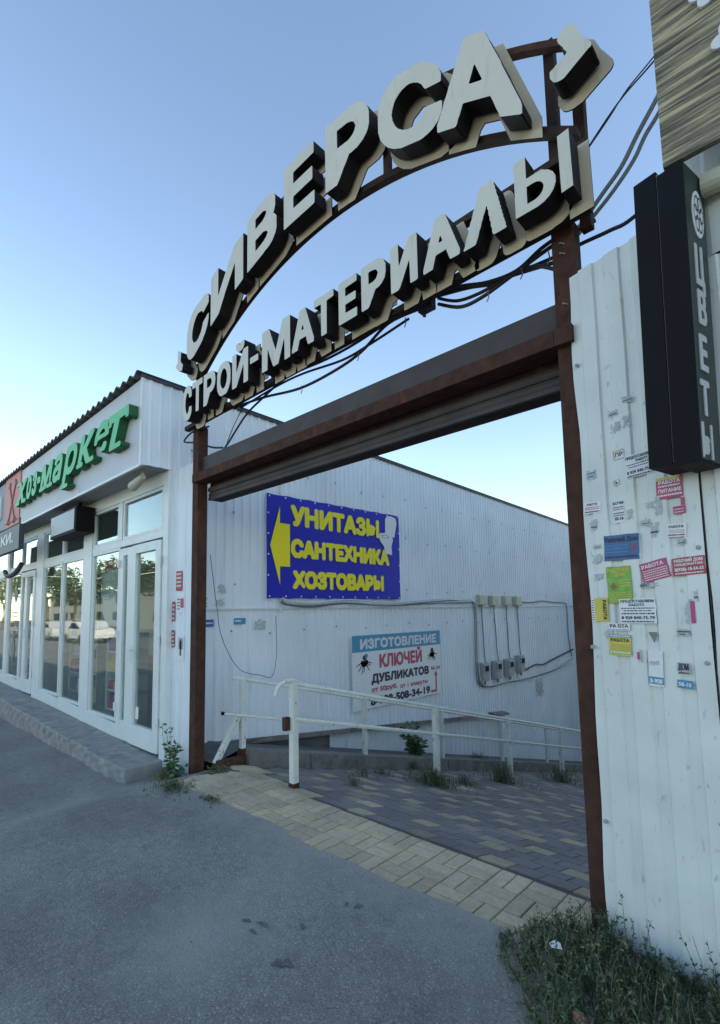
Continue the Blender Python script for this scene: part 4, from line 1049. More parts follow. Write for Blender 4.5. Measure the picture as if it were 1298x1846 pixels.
for cy, cz, sc_, sd_ in ((6.07, .80, 1.0, 5), (7.97, .80, .85, 9)):
    rr = random.Random(sd_); mb = MB()
    P = lambda y, z: (XS + .0155, y, z)
    for a in range(-160, 0, 24):
        an = R(a + rr.uniform(-8, 8)); L = sc_ * rr.uniform(.17, .25); w = .008
        dx, dz = math.cos(an) * .95, math.sin(an)
        mb.poly([P(cy - dz * w, cz + dx * w), P(cy + dz * w, cz - dx * w), P(cy + dx * L + dz * w, cz + dz * L * .9 - dx * w), P(cy + dx * L - dz * w, cz + dz * L * .9 + dx * w)][::-1] if True else [])
        e = (cy + dx * L * .3, cz + dz * L * .3)
        mb.poly([P(e[0] + .035 * math.cos(k * math.pi / 4), e[1] + .035 * math.sin(k * math.pi / 4)) for k in range(8)])
    mb.poly([(XS + .0165, cy + .05 * math.cos(k * math.pi / 5), cz + .05 + .045 * math.sin(k * math.pi / 5)) for k in range(10)])
    o = mb.build('bunch_of_keys', M_ink, ks)
mb = MB(); mb.poly([(XS + .0175, 6.11 + .04 * math.cos(k * math.pi / 5), .88 + .035 * math.sin(k * math.pi / 5)) for k in range(10)]); mb.build('key_tag', M_cyan, ks)

jb_lab = ['first cream junction box from the left above the meters', 'second cream junction box from the left above the meters', 'third cream junction box from the left above the meters', 'fourth cream junction box, rightmost above the meters']
mt_lab = ['first grey electricity meter from the left on the side wall', 'second grey electricity meter from the left on the side wall', 'third grey electricity meter from the left on the side wall', 'fourth grey electricity meter, rightmost and highest in the row']
def copy_tree(o, parent=None):
    c = o.copy(); COL.objects.link(c)
    if parent is not None: c.parent = parent
    for ch in list(o.children): copy_tree(ch, c)
    return c
j0 = empty('junction_box', (XW + .01, 9.72, 1.69), label=jb_lab[0], cat='junction box', group='junction boxes above the meters')
mb = MB(); mb.box((0, -.0, 0), (.09, .31, .225)); mb.build('box_body', M_box, j0, bevel=.008, world_coords=False)
mb = MB(); mb.box((.091, .012, .012), (.105, .298, .213)); mb.build('lid', M_box, j0, bevel=.006, world_coords=False)
m0 = empty('electricity_meter', (XW + .01, 9.70, .0), label=mt_lab[0], cat='meter', group='electricity meters on the side wall')
mb = MB(); mb.box((0, 0, .06), (.11, .30, .46)); mb.build('meter_body', M_meter, m0, bevel=.014, world_coords=False)
mb = MB(); mb.box((.111, .05, .24), (.135, .27, .42)); mb.build('window_bezel', M_meter, m0, bevel=.008, world_coords=False)
mb = MB(); mb.box((.1355, .085, .275), (.139, .235, .39)); mb.build('dial_window', M_black, m0, world_coords=False)
mb = MB(); mb.box((.111, .03, .09), (.125, .27, .2)); mb.build('terminal_cover', M_meter, m0, bevel=.006, world_coords=False)
mb = MB(); mb.tube([(.05, .2, .065), (.05, .2, -.02)], .025, 8); mb.build('cable_gland', M_cableg, m0, world_coords=False)
for i in range(1, 4):
    c = copy_tree(j0); c.location = (XW + .01, (9.72, 10.28, 10.88, 11.46)[i], (1.69, 1.68, 1.68, 1.675)[i]); c['label'] = jb_lab[i]
    c = copy_tree(m0); c.location = (XW + .01, (9.70, 10.28, 10.86, 11.44)[i], (0, -.005, -.01, .03)[i]); c['label'] = mt_lab[i]
def cable(pts, r, m, label, cat='cable', name='cable', n=6, group=None, sub=6):
    mb = MB(); mb.tube(spline(pts, sub), r, n); return tag(mb.build(name, m, smooth=True), label, cat, group)
for i in range(4):
    y = (9.90, 10.46, 11.06, 11.63)[i]; y2 = (9.98, 10.56, 11.12, 11.70)[i]
    cable([(XW + .05, y, 1.70), (XW + .03, y + .03, 1.5), (XW + .025, (y + y2) / 2 + .03, 1.0 + .1 * (i % 2)), (XW + .03, y2 - .01, .7), (XW + .05, y2, .45)], .011, M_cableg,
          ('first', 'second', 'third', 'fourth')[i] + ' thin grey cable from the left dropping from its junction box to its meter', group='cables between junction boxes and meters')
wallcab = [(4.37, 1.76), (4.472, 1.712), (4.942, 1.68), (5.644, 1.727), (6.743, 1.689), (8.09, 1.749), (9.25, 1.763), (9.52, 1.72), (9.60, 1.55), (9.585, .878), (9.581, .238), (9.70, .0), (10.097, -.10), (10.872, -.085), (12.024, -.12), (13.747, -.05), (14.957, .12)]
for k in range(3):
    rr = random.Random(k + 3)
    cable([(XW + .04 + .02 * k, y + (0 if z > 1.6 else .03 * k), z + .022 * k * (1 if z > 1.6 or z < .3 else 1) + rr.uniform(-.018, .018)) for y, z in wallcab], .012, (M_cableg, M_cableg, M_sigw)[k],
          ('upper grey strand of', 'middle grey strand of', 'lower pale strand of')[k] + ' the cable bundle running along the side wall round the meters', group='cable bundle along the side wall')
cable([(XW + .03, 11.8, 1.77), (XW + .03, 12.5, 1.76), (XW + .03, 13.1, 1.80), (XW + .03, 14.0, 1.765), (XW + .03, 14.65, 1.75), (XW + .03, 14.83, 1.6), (XW + .03, 14.83, .8), (XW + .03, 15.0, .2)], .014, M_cableg, 'grey cable leaving the rightmost junction box and dropping at the wall corner')
cable([(XW + .04, 11.9, .1), (XW + .04, 12.5, .18), (XW + .04, 13.0, .15), (XW + .04, 13.8, .25), (XW + .04, 15.1, .40)], .02, M_cable, 'thick black cable rising right of the meters along the side wall')
cable([(-5.4, 3.17, 2.315), (-5.4, 3.263, 1.71), (-5.4, 3.343, 1.305), (-5.4, 3.583, .917), (-5.2, 3.766, .83), (-5.1, 3.877, .82), (-5.3, 4.099, 1.086), (-5.5, 4.239, 1.559)], .004, M_cable, 'thin slack wire looping down the side wall behind the left gate post')
fw = frame_side(XW + .018, 0, 0)
flyer(fw, 3.38, 3.50, 1.86, 1.97, M_residue, 'torn grey sticker remains on the side wall, highest one behind the left gate post')
flyer(fw, 3.10, 3.24, 1.68, 1.80, M_residue, 'torn dark sticker remains on the side wall hard against the left gate post')
flyer(fw, 3.34, 3.48, 1.69, 1.79, M_residue, 'torn sticker remains on the side wall just above the horizontal strip')
flyer(fw, 3.18, 3.33, 1.44, 1.53, M_blu, 'torn blue and white sticker on the side wall next to the left gate post', texts=[('#', .1, .9, .4, .6, M_paper)])
flyer(fw, 3.62, 3.80, 1.46, 1.54, M_cyan, 'small light blue sticker on the side wall below the strip', texts=[('#', .1, .6, .4, .7, M_paper)])
flyer(fw, 3.95, 4.12, 1.38, 1.52, M_residue, 'torn whitish sticker remains right of the small blue one')
flyer(fw, 12.55, 12.95, -.62, -.22, M_residue, 'faded paper rectangle low on the side wall near its far corner')
words_o = None

# ================================================================== RAILINGS
def railing(name, label, x, posts, ztop, zmid, y_end, base_off, first_h, hook=False, brace=False):
    t = empty(name, (x, posts[0], zslope(posts[0])), label=label, cat='railing', group='white handrails down the passage')
    for i, y in enumerate(posts):
        zb_ = zslope(y) + base_off; mb = MB(); w = .055 if not hook else .065
        mb.box((x - w / 2, y - w / 2, zb_ - .05), (x + w / 2, y + w / 2, zslope(y) + ztop + base_off)); mb.build('post', M_rail, t, bevel=.004)
        mb = MB(); mb.box((x - w / 2 - .004, y - w / 2 - .004, zb_ - .06), (x + w / 2 + .004, y + w / 2 + .004, zb_ + (.045 if i == 0 else .02))); mb.build('rusty_foot', M_rust, t)
    for k, z in enumerate((ztop, zmid)):
        y0_ = posts[0] - (.02 if k == 0 else 0)
        if not hook: y0_ = posts[0] - (.13 if k == 0 else .27)
        pts = [(x + (.04 if k else 0), y0_, zslope(max(y0_, 3.0)) + z + base_off + (.0 if hook else S * 0)), (x + (.04 if k else 0), y_end, zslope(y_end) + z + base_off)]
        if not hook: pts[0] = (pts[0][0], y0_, zslope(posts[0]) + z + base_off + S * (posts[0] - y0_))
        mb = MB(); mb.tube(pts, .020 if k == 0 else .014, 8); mb.build('rail', M_rail, t, smooth=True)
    if hook:
        zt = zslope(posts[0]) + ztop + base_off; mb = MB()
        mb.tube(spline([(x, posts[0] + .05, zt + .012), (x, posts[0] - .05, zt + .03), (x - .03, posts[0] - .15, zt - .01), (x - .04, posts[0] - .18, zt - .10)]), .02, 8); mb.build('curved_end', M_rail, t, smooth=True)
        mb = MB(); mb.box((x - .06, posts[0] - .09, .50), (x - .01, posts[0] - .03, .62)); mb.build('rusty_lug', M_rust, t)
    return t
railing('handrail', 'near white handrail with curved end standing on the yellow pavers', -3.75, [3.10, 5.42, 7.37, 9.35, 11.4], .955, .63, 14.0, 0, 1, hook=True)
rt = railing('handrail', 'far white handrail standing on the concrete kerb by the side wall', -4.86, [3.28, 5.3, 7.2, 9.25, 11.3], .80, .40, 14.0, .13, 1)
mb = MB(); mb.bar((-4.86, 3.23, .47), (-4.84, 2.93, .02), .055, .055); mb.build('diagonal_brace', M_rail, rt, bevel=.004)
mb = MB(); mb.bar((-4.82, 2.99, .535), (-4.82, 3.012, .53), .035, .035); mb.build('end_cap', M_black, rt)

# ================================================================== RIGHT WALL (turned a little towards the street)
RD = Vector((0.9751, -0.2218, 0)); RN = Vector((-0.2218, -0.9751, 0)); RO = Vector((-.917, 2.735, 0))
def W(s, n, z): return tuple(RO + RD * s + RN * n + ZV * z)
rw = empty('sheet_metal_wall', RO, label='white scuffed profiled metal wall with flyers right of the gate', cat='wall')
def corr_wall(s0, s1, z0, z1, per, dep, name, ztop=None, n0=0):
    mb = MB(); prof = []; s_ = s0
    while s_ < s1 - 1e-6:
        for t_, d in ((0, 0), (.34, 0), (.40, dep), (.94, dep)):
            if s_ + t_ * per < s1: prof.append((s_ + t_ * per, d))
        s_ += per
    prof.append((s1, dep)); NZ = 24
    for (a, da), (b, db) in zip(prof, prof[1:]):
        for k in range(NZ):
            za, zb_ = z0 + (z1 - z0) * k / NZ, z0 + (z1 - z0) * (k + 1) / NZ
            wv = lambda s, z: .003 * math.sin(z * 3.1 + s * 5) + .0015 * math.sin(z * 9 + s * 13)
            ex = lambda s, z: -(.010 * max(0, math.sin(z * 2.3 + .5)) + .006 * math.sin(z * 7.1)) if s == s0 else 0
            mb.poly([W(a + ex(a, za), n0 + da + wv(a, za), za), W(b, n0 + db + wv(b, za), za), W(b, n0 + db + wv(b, zb_), zb_), W(a + ex(a, zb_), n0 + da + wv(a, zb_), zb_)])
    return mb.build(name, M_rwall, rw)
corr_wall(.012, .556, -.12, 3.42, .138, .012, 'wall_sheet')
corr_wall(.562, 2.2, -.12, 3.115, .138, .012, 'wall_sheet', n0=.002)
corr_wall(.562, 2.2, 3.122, 3.9, .30, .005, 'wall_sheet', n0=.004)
mb = MB(); mb.hexa([W(.556, -.02, -.12), W(.562, -.02, -.12), W(.562, .004, -.12), W(.556, .004, -.12), W(.556, -.02, 3.42), W(.562, -.02, 3.42), W(.562, .004, 3.42), W(.556, .004, 3.42)]); mb.build('joint', M_trim, rw)
mb = MB()
for s_, z in ((.532, 1.895), (.529, 1.333)): mb.tube([W(s_, .0, z), W(s_, .013, z)], .006, 8)
mb.build('bolt_hole', M_black, rw)
mb = MB()
for s_, z in ((.534, 1.853), (.531, 1.357), (.02, 1.40), (.03, .55), (.03, 2.9), (.535, .7), (.535, 2.6)): mb.tube([W(s_, .009, z), W(s_, .019, z), W(s_, .022, z)], [.010, .010, .004], 8)
mb.build('screw', M_meter, rw)
mb = MB(); mb.poly([W(.0, -.06, -.1), W(2.2, -.06, -.1), W(2.2, -.06, 3.3), W(.0, -.06, 3.3)]); mb.poly([W(0, -.06, -.1), W(0, 4, -.1), W(0, 4, 3.3), W(0, -.06, 3.3)][:0] or [W(.0, -.06, 3.3), W(2.2, -.06, 3.3), W(2.2, -.055, 3.3), W(0, -.055, 3.3)]); mb.build('inner_lining', M_rustd, rw)

fwl = (RO + RN * .0160, RD, ZV, RN)
def wfly(s0, s1, z0, z1, m, label, texts=(), rot=0.0): return flyer(fwl, s0, s1, z0, z1, m, label, texts, rot)
P_, K_, Y_ = M_paper, M_ink, M_ply
def lines(n, u0, u1, v0, v1, m, f=.5):
    dv = (v1 - v0) / n; return [('#', u0, u1, v0 + k * dv, v0 + k * dv + dv * f, m) for k in range(n)]
wfly(.116, .288, 1.830, 1.955, M_blu, 'blue flyer with small red and white emblem and dark heading', texts=[('Рабочий Дом', .03, .97, .72, .92, M_ink), ('+', .76, .94, .34, .60, M_rdf), ('#', .03, .95, .08, .16, M_ink), ('#', .03, .70, .30, .34, M_cyan), ('#', .03, .70, .44, .48, M_cyan), ('#', .03, .70, .56, .60, M_cyan)], rot=R(-1.5))
wfly(.120, .240, 1.620, 1.800, M_grn, 'green flyer with yellow lines and red emblem', texts=[('РАБОТНЫЙ', .05, .95, .85, .96, M_ply), ('ДОМ', .3, .75, .73, .83, M_ply), ('+', .12, .40, .36, .56, M_rdf)] + lines(3, .5, .95, .45, .68, M_ply, .4) + lines(5, .06, .95, .04, .33, M_ply, .4), rot=R(1))
wfly(.030, .116, 1.530, 1.648, M_ply, 'upright yellow flyer with РАБОТА written sideways at the left wall edge', texts=[('[]', .0, .2, 0, 1, P_)] + lines(9, .03, .16, .04, .98, K_) )
wfly(.172, .343, 1.523, 1.641, P_, 'white printed work flyer with phone number, partly under the green one', texts=[('ПРЕДОСТАВЛЯЕМ', .05, .95, .83, .94, K_), ('РАБОТУ', .28, .70, .68, .79, K_), ('#', .06, .95, .58, .62, K_), ('#', .12, .88, .48, .52, K_), ('#', .06, .95, .36, .41, K_), ('8 929 840-75-79', .05, .95, .16, .29, K_), ('#', .05, .95, .04, .09, K_)])
wfly(.110, .218, 1.366, 1.466, M_ply, 'small yellow flyer with РАБОТА heading below the torn one', texts=[('РАБОТА', .08, .92, .66, .83, K_), ('[]', 0, 1, .88, 1, M_cyan), ('#', .05, .95, .91, .97, P_)] + lines(3, .06, .95, .30, .58, M_tan, .4) + [('[]', 0, 1, .08, .24, M_grn), ('#', .04, .96, .11, .2, P_)], rot=R(-1))
wfly(.288, .412, 1.722, 1.812, M_pnk, 'magenta flyer tilted upward with white lines', texts=[('РАБОТА', .06, .86, .70, .90, P_)] + lines(5, .06, .94, .08, .66, P_, .42), rot=R(12))
wfly(.426, .556, 1.736, 1.816, M_rdf, 'red flyer with white blocks of text at the joint', texts=[('РАБОЧИЙ ДОМ', .06, .94, .74, .92, P_), ('ОБЩЕЖИТИЕ', .06, .94, .54, .68, P_), ('8(928)-18-34-33', .06, .94, .25, .44, P_), ('#', .06, .94, .08, .15, P_)], rot=R(2))
wfly(.414, .494, 1.910, 1.970, P_, 'small white РАБОТА flyer on the third rib above the red one', texts=[('РАБОТА', .1, .86, .68, .88, K_)] + lines(3, .1, .9, .3, .6, M_pink, .35) + [('#', .08, .92, .1, .2, K_)], rot=R(-4))
wfly(.020, .114, 2.084, 2.146, P_, 'small white РАБОТА flyer near the gate post', texts=[('РАБОТА', .2, .8, .68, .86, K_), ('#', .1, .9, .48, .54, M_pink), ('#', .1, .9, .34, .40, M_pink), ('#', .08, .92, .1, .2, K_)], rot=R(-3))
wfly(.250, .385, 2.225, 2.338, P_, 'white work flyer with phone number just left of the black box sign', texts=[('ПРЕДОСТАВЛЯЕМ', .03, .97, .80, .93, K_), ('РАБОТУ', .38, .80, .64, .76, K_), ('#', .04, .95, .54, .58, K_), ('#', .10, .9, .43, .47, K_), ('8 929 840-75-79', .03, .97, .16, .30, K_), ('#', .03, .97, .03, .09, K_)], rot=R(3))
wfly(.382, .494, 2.090, 2.190, M_pnk, 'magenta flyer directly below the black box sign', texts=[('[]', .0, .9, .88, 1, M_ply), ('РАБОТА', .1, .92, .68, .86, P_), ('#', .08, .9, .55, .62, P_), ('ПИТАНИЕ', .08, .95, .28, .46, P_), ('#', .04, .95, .12, .2, P_)], rot=R(-1))
wfly(.447, .497, 2.012, 2.048, M_pnk, 'small torn magenta strip below the larger magenta flyer', texts=lines(2, .1, .9, .2, .9, P_, .3))
wfly(.480, .496, 2.050, 2.085, M_pnk, 'tiny torn magenta scrap between two magenta pieces')
wfly(.173, .230, 2.014, 2.122, P_, 'white flyer of black printed lines with torn edges', texts=[('БОЧИ', .06, .94, .84, .98, K_), ('#', .05, .95, .70, .74, K_), ('#', .05, .95, .60, .64, K_), ('#', .05, .95, .42, .47, K_), ('#', .05, .95, .32, .36, K_), ('10-16', .15, .9, .12, .28, K_)])
wfly(.194, .246, 2.332, 2.376, M_tan, 'torn orange scrap with letters ПР on the second rib', texts=[('[]', .12, 1, .0, .86, P_), ('ПР', .2, .9, .25, .75, K_)], rot=R(3))
wfly(.187, .214, 2.202, 2.230, M_tan, 'tiny orange scrap with letter Ь', texts=[('[]', .2, 1, .12, .9, P_), ('Ь', .35, .8, .2, .8, K_)])
wfly(.047, .099, 2.262, 2.312, M_residue, 'scrap of light blue handwriting near the gate post', texts=[('#', .05, .95, .55, .72, M_cyan), ('#', .2, .8, .25, .36, M_blu)])
wfly(.114, .218, 1.486, 1.521, P_, 'white strip with torn heading РАБОТА above the yellow flyer', texts=[('РА ОТА', .06, .92, .42, .9, K_), ('#', .0, .95, .1, .18, M_blu)])
wfly(.414, .460, 1.300, 1.352, M_residue, 'torn pale scrap reading ДОМ', texts=[('ДОМ', .05, .98, .38, .95, K_), ('#', .05, .95, .08, .2, K_)])
wfly(.408, .469, 1.240, 1.276, M_cyan, 'small teal strip with digits 58-10', texts=[('58-10', .08, .92, .25, .75, P_)], rot=R(-3))
wfly(.290, .354, 1.236, 1.400, P_, 'long pale strip with teal end low on the wall', texts=[('[]', 0, 1, .06, .26, M_cyan), ('8-908', .08, .92, .09, .22, P_), ('руб', .1, .75, .6, .72, M_residue)], rot=R(-2))
wfly(.463, .502, 1.525, 1.627, M_residue, 'torn scrap with crimson right half near the wall joint', texts=[('[]', .55, 1, .0, .95, M_pnk)])
wfly(.242, .264, 1.340, 1.402, M_residue, 'narrow torn strip with crimson edge', texts=[('[]', .0, .55, .2, .75, M_pnk)])
wfly(.277, .36, 1.688, 1.710, M_residue, 'torn scrap reading АБС under the tilted magenta flyer', texts=[('АБС', .02, .5, .3, .95, K_)])
wfly(.420, .480, 1.470, 1.500, M_residue, 'torn scrap of dark print right of the grey triangle', texts=[('#', .1, .9, .5, .7, K_), ('#', .2, .6, .15, .3, K_)])
mb = MB(); mb.poly([W(.325, .017, 1.431), W(.340, .017, 1.483), W(.300, .017, 1.483)]); tag(mb.build('paper_scrap', mat('grey_paper', (.20, .21, .20), .7)), 'dark grey triangular scrap below the white work flyer', 'scrap')
rr = random.Random(11)
RL = ['highest grey flyer residue on the second rib of the right wall', 'grey flyer residue on the second rib, under the highest one there', 'wide grey flyer residue, highest one beside the black box sign',
      'tall grey flyer residue beside the black box sign above the white work flyer', 'upright grey residue under the small white flyer near the gate post', 'grey residue square left of the magenta flyer under the box sign',
      'grey residue patch upper right of the blue flyer', 'long narrow grey residue below the magenta flyer', 'thin grey residue left of the top edge of the blue flyer', 'grey residue left of the lower half of the green flyer',
      'upright grey residue just right of the blue flyer', 'grey residue between the torn black-print flyer and the blue flyer', 'narrow residue above the torn crimson scrap', 'grey residue left of the small yellow flyer',
      'grey residue right above the red flyer', 'pale residue left of the blue flyer near the gate post']
k = 0
for (s_, z, w, h) in ((.18, 2.55, .05, .04), (.19, 2.47, .045, .05), (.255, 2.60, .05, .035), (.25, 2.48, .035, .06), (.05, 1.99, .04, .06), (.33, 2.06, .035, .03), (.30, 1.98, .05, .03), (.37, 2.02, .03, .09), (.06, 1.90, .04, .02), (.055, 1.74, .05, .03), (.34, 1.92, .04, .07), (.24, 2.02, .03, .05), (.50, 1.62, .02, .05), (.09, 1.45, .04, .04), (.45, 1.87, .04, .03), (.05, 1.82, .05, .05)):
    wfly(s_, s_ + w, z, z + h, M_residue, RL[k], texts=[('#', .1, .9, .3, .42, K_)] if k % 2 == 0 else ()); k += 1
# РАБОТА written sideways
ro = (RO + RN * .0188 + RD * .112 + ZV * 1.638, -ZV, RD, RN)
yo = [o for o in bpy.data.objects if o.get('label', '').startswith('upright yellow flyer')][0]
mbw = MB(); solid(mbw, glyph_loops('РАБОТА', .0, .10, -.022, -.003, .0012, 1500), ro, 0, .0004); mbw.build('print', M_ink, yo)

# black box sign with vertical letters
bs = empty('box_sign', W(.6, .05, 2.2), label='tall black box sign with flower emblem and vertical letters ЦВЕТЫ jutting from the right wall', cat='sign')
def wbox(mb, s0, s1, n0, n1, z0, z1, mi=0): b_ = (z0 - 3.45) * .0188; t_ = (z1 - 3.45) * .0188; mb.hexa([W(s0 + b_, n1, z0), W(s1 + b_, n1, z0), W(s1 + b_, n0, z0), W(s0 + b_, n0, z0), W(s0 + t_, n1, z1), W(s1 + t_, n1, z1), W(s1 + t_, n0, z1), W(s0 + t_, n0, z1)], mi)
mb = MB(); wbox(mb, .487, .581, .035, .245, 2.185, 3.475); mb.build('casing', M_black, bs, bevel=.003)
mb = MB(); wbox(mb, .586, .684, .05, .25, 2.17, 3.445); mb.build('casing', M_black, bs, bevel=.003)
mb = MB(); wbox(mb, .581, .586, .12, .24, 2.19, 3.46); mb.build('joint_strip', M_cableg, bs)
mb = MB(); wbox(mb, .684, .687, .06, .242, 2.18, 3.435); pf = mb.build('face_panel', M_dgreen, bs)
mb = MB(); wbox(mb, .50, .56, -.03, .035, 2.5, 2.54); wbox(mb, .50, .56, -.03, .035, 3.2, 3.24); mb.build('bracket', M_black, bs)
fb = (W(.6875, .245, 0), None, None, None)
FB = (Vector(W(.6875 - 3.45 * .0188, .245, 0)), -RN, ZV + RD * .0188, RD)
cN, cz = .105, 3.245
mb = MB()
for k in range(8):
    pass
ringp = [(cN + .052 * math.cos(a * math.pi / 14), cz + .105 * math.sin(a * math.pi / 14)) for a in range(28)]
solid(mb, [ringp], FB, 0, .003); em = mb.build('flower_emblem', M_sigw, pf)
mb = MB()
for k in range(6):
    a0 = k * math.pi / 3; pc = (cN + .026 * math.cos(a0), cz + .052 * math.sin(a0)); ou = [(pc[0] + .018 * math.cos(t * math.pi / 8), pc[1] + .036 * math.sin(t * math.pi / 8)) for t in range(16)]
    inn = [(pc[0] + .0145 * math.cos(-t * math.pi / 8), pc[1] + .029 * math.sin(-t * math.pi / 8)) for t in range(16)]
    solid(mb, [ou, inn], (FB[0] + RD * .0045, *FB[1:]), 0, .001)
mb.build('petals', M_dgreen, em)
for ch, z0_, z1_, a, b in (('Ц', 2.92, 3.10, .050, .128), ('В', 2.75, 2.90, .050, .124), ('Е', 2.55, 2.705, .038, .108), ('Т', 2.36, 2.51, .022, .100), ('Ы', 2.185, 2.33, .010, .104)):
    mb = MB(); solid(mb, glyph_loops(ch, a, b, z0_, z1_, .0035 if ch == 'Ы' else .006, 900), FB, 0, .004); mb.build('letter', mat('dull_sign_white', (.42, .45, .45), .5), pf)
mb = MB(); mb.tube([W(.69, .07, 3.405), W(.78, .06, 3.395), W(.86, .06, 3.39)], .048, 16); tag(mb.build('vent_pipe', M_box, smooth=False), 'short cream vent pipe between the black box sign and the wall', 'pipe')

# wood-print hoarding above
wd = empty('wooden_hoarding', (0, 2.4, 3.5), label='weathered wood hoarding with white flower cut-outs above the right wall', cat='hoarding')
mb = MB(); mb.box((-.38, 2.40, 3.497), (1.2, 2.43, 4.9)); mb.build('board', M_wood, wd)
def flower(cx, cz, r, n=6):
    pts = []
    for i in range(n * 8):
        a = 2 * math.pi * i / (n * 8); rr_ = r * (.72 + .28 * abs(math.cos(n * a / 2))); pts.append((cx + rr_ * math.cos(a), cz + rr_ * math.sin(a)))
    return pts
for c_ in ((-.095, 3.90, .085), (-.155, 4.175, .085), (.12, 4.1, .085)):
    mb = MB(); solid(mb, [flower(*c_)], frame_facade(0, 2.399, 0), 0, .012); mb.build('flower_cutout', M_sigw, wd)

# ================================================================== OVERHEAD CABLES
cable([(-1.1, 3.1, 3.86), (-.929, 3.1, 3.983), (-.809, 3.1, 4.093), (-.695, 3.1, 4.199), (-.598, 3.1, 4.343), (-.474, 3.1, 4.511), (-.2, 3.1, 4.9), (.4, 3.1, 5.3)], .013, M_cableg, 'thicker grey overhead cable climbing behind the wooden hoarding, outer one')
cable([(-1.1, 3.12, 3.84), (-.924, 3.12, 3.961), (-.763, 3.12, 4.082), (-.635, 3.12, 4.211), (-.565, 3.12, 4.323), (-.474, 3.12, 4.431), (-.2, 3.12, 4.8), (.4, 3.12, 5.2)], .012, M_cableg, 'thicker grey overhead cable climbing behind the wooden hoarding, inner one')
cable([(-.95, 3.1, 4.38), (-.861, 3.1, 4.454), (-.733, 3.1, 4.572), (-.637, 3.1, 4.643), (-.487, 3.1, 4.723), (-.1, 3.1, 4.95)], .005, M_cable, 'upper thin black wire between the sign rack and the hoarding')
cable([(-.95, 3.1, 4.37), (-.85, 3.1, 4.455), (-.733, 3.1, 4.560), (-.637, 3.1, 4.655), (-.487, 3.1, 4.75), (-.1, 3.1, 5.0)], .004, M_cable, 'lower thin black wire between the sign rack and the hoarding')
cable([(-1.2, 2.95, 3.75), (-1.0, 2.95, 3.735), (-.892, 2.95, 3.738), (-.741, 2.95, 3.732), (-.618, 2.95, 3.742), (-.3, 2.8, 3.78)], .011, M_cable, 'black cable passing behind the right gate post into the box sign')
bun = 'sagging black cables under the letter signs'
cable([(-1.834, 2.85, 3.747), (-1.659, 2.85, 3.646), (-1.492, 2.85, 3.64), (-1.278, 2.85, 3.686), (-1.015, 2.85, 3.744), (-.8, 2.9, 3.80)], .012, M_cable, 'lowest sagging black cable right of the hanging junction box', group=bun)
cable([(-1.834, 2.85, 3.79), (-1.68, 2.85, 3.70), (-1.50, 2.85, 3.675), (-1.30, 2.85, 3.69), (-1.15, 2.86, 3.68), (-1.02, 2.88, 3.60)], .011, M_cable, 'sagging black cable ending low at the right gate post', group=bun)
cable([(-1.86, 2.84, 3.83), (-1.65, 2.84, 3.785), (-1.45, 2.84, 3.715), (-1.26, 2.85, 3.70), (-1.1, 2.85, 3.76), (-1.0, 2.9, 3.82)], .012, M_cable, 'upper sagging black cable right of the hanging junction box', group=bun)
cable([(-1.86, 2.86, 3.82), (-1.6, 2.86, 3.76), (-1.42, 2.86, 3.70), (-1.28, 2.86, 3.69), (-1.0, 2.9, 3.66)], .012, M_cable, 'middle sagging black cable right of the hanging junction box', group=bun)
cable([(-1.95, 2.85, 3.78), (-2.287, 2.85, 3.80), (-2.581, 2.85, 3.68), (-2.903, 2.85, 3.632), (-3.338, 2.85, 3.629), (-3.839, 2.85, 3.711), (-4.219, 2.85, 3.755), (-4.4, 2.85, 3.76)], .012, M_cable, 'long low cable sagging left of the hanging junction box', group=bun)
cable([(-1.95, 2.84, 3.79), (-2.286, 2.84, 3.80), (-2.639, 2.84, 3.77), (-2.968, 2.84, 3.765), (-3.496, 2.84, 3.79), (-3.93, 2.86, 3.72), (-4.218, 2.86, 3.624), (-4.581, 2.88, 3.421), (-4.75, 2.9, 3.36)], .011, M_cable, 'cable hugging the rack then dropping to the left gate post', group=bun)
cable([(-2.1, 2.86, 3.76), (-2.5, 2.86, 3.715), (-2.8, 2.86, 3.70), (-3.3, 2.86, 3.76), (-3.7, 2.86, 3.77), (-4.3, 2.86, 3.74)], .010, M_cable, 'short cable sagging between the other two left of the junction box', group=bun)
cable([(-4.25, 2.86, 3.74), (-4.45, 2.88, 3.60), (-4.62, 2.9, 3.45), (-4.70, 2.92, 3.36)], .005, M_cable, 'thin wire dropping to the casing beside the left gate post', group=bun)
cable([(-4.9, 2.84, 3.70), (-5.12, 2.84, 3.72), (-5.30, 2.84, 3.73), (-5.44, 2.83, 3.66), (-5.25, 2.84, 3.60), (-5.1, 2.88, 3.55), (-4.9, 2.9, 3.47), (-4.7, 2.9, 3.42)], .011, M_cable, 'black cable looping round the left gate post', group=bun)
t = empty('hanging_junction_box', (-1.9, 2.8, 3.72), label='small dark junction box hanging under the lower letter row', cat='junction box')
mb = MB(); mb.box((-1.955, 2.77, 3.70), (-1.84, 2.83, 3.80)); mb.build('box_body', M_cable, t, bevel=.006)
mb = MB(); mb.tube([(-1.92, 2.8, 3.70), (-1.92, 2.8, 3.67)], .012, 6); mb.build('cable_gland', M_cable, t)
mb = MB()
for (x, z) in ((-1.22, 3.70), (-2.12, 3.77), (-1.45, 3.66), (-3.3, 3.64), (-2.6, 3.69), (-1.05, 3.71)):
    mb.tube([(x, 2.84, z), (x + .006, 2.84, z - .05), (x - .01, 2.84, z - .075)], .004, 5)
tag(mb.build('cable_ties', M_cableg), 'loose pale cable tie ends on the sagging cables', 'cable ties', kind='stuff')

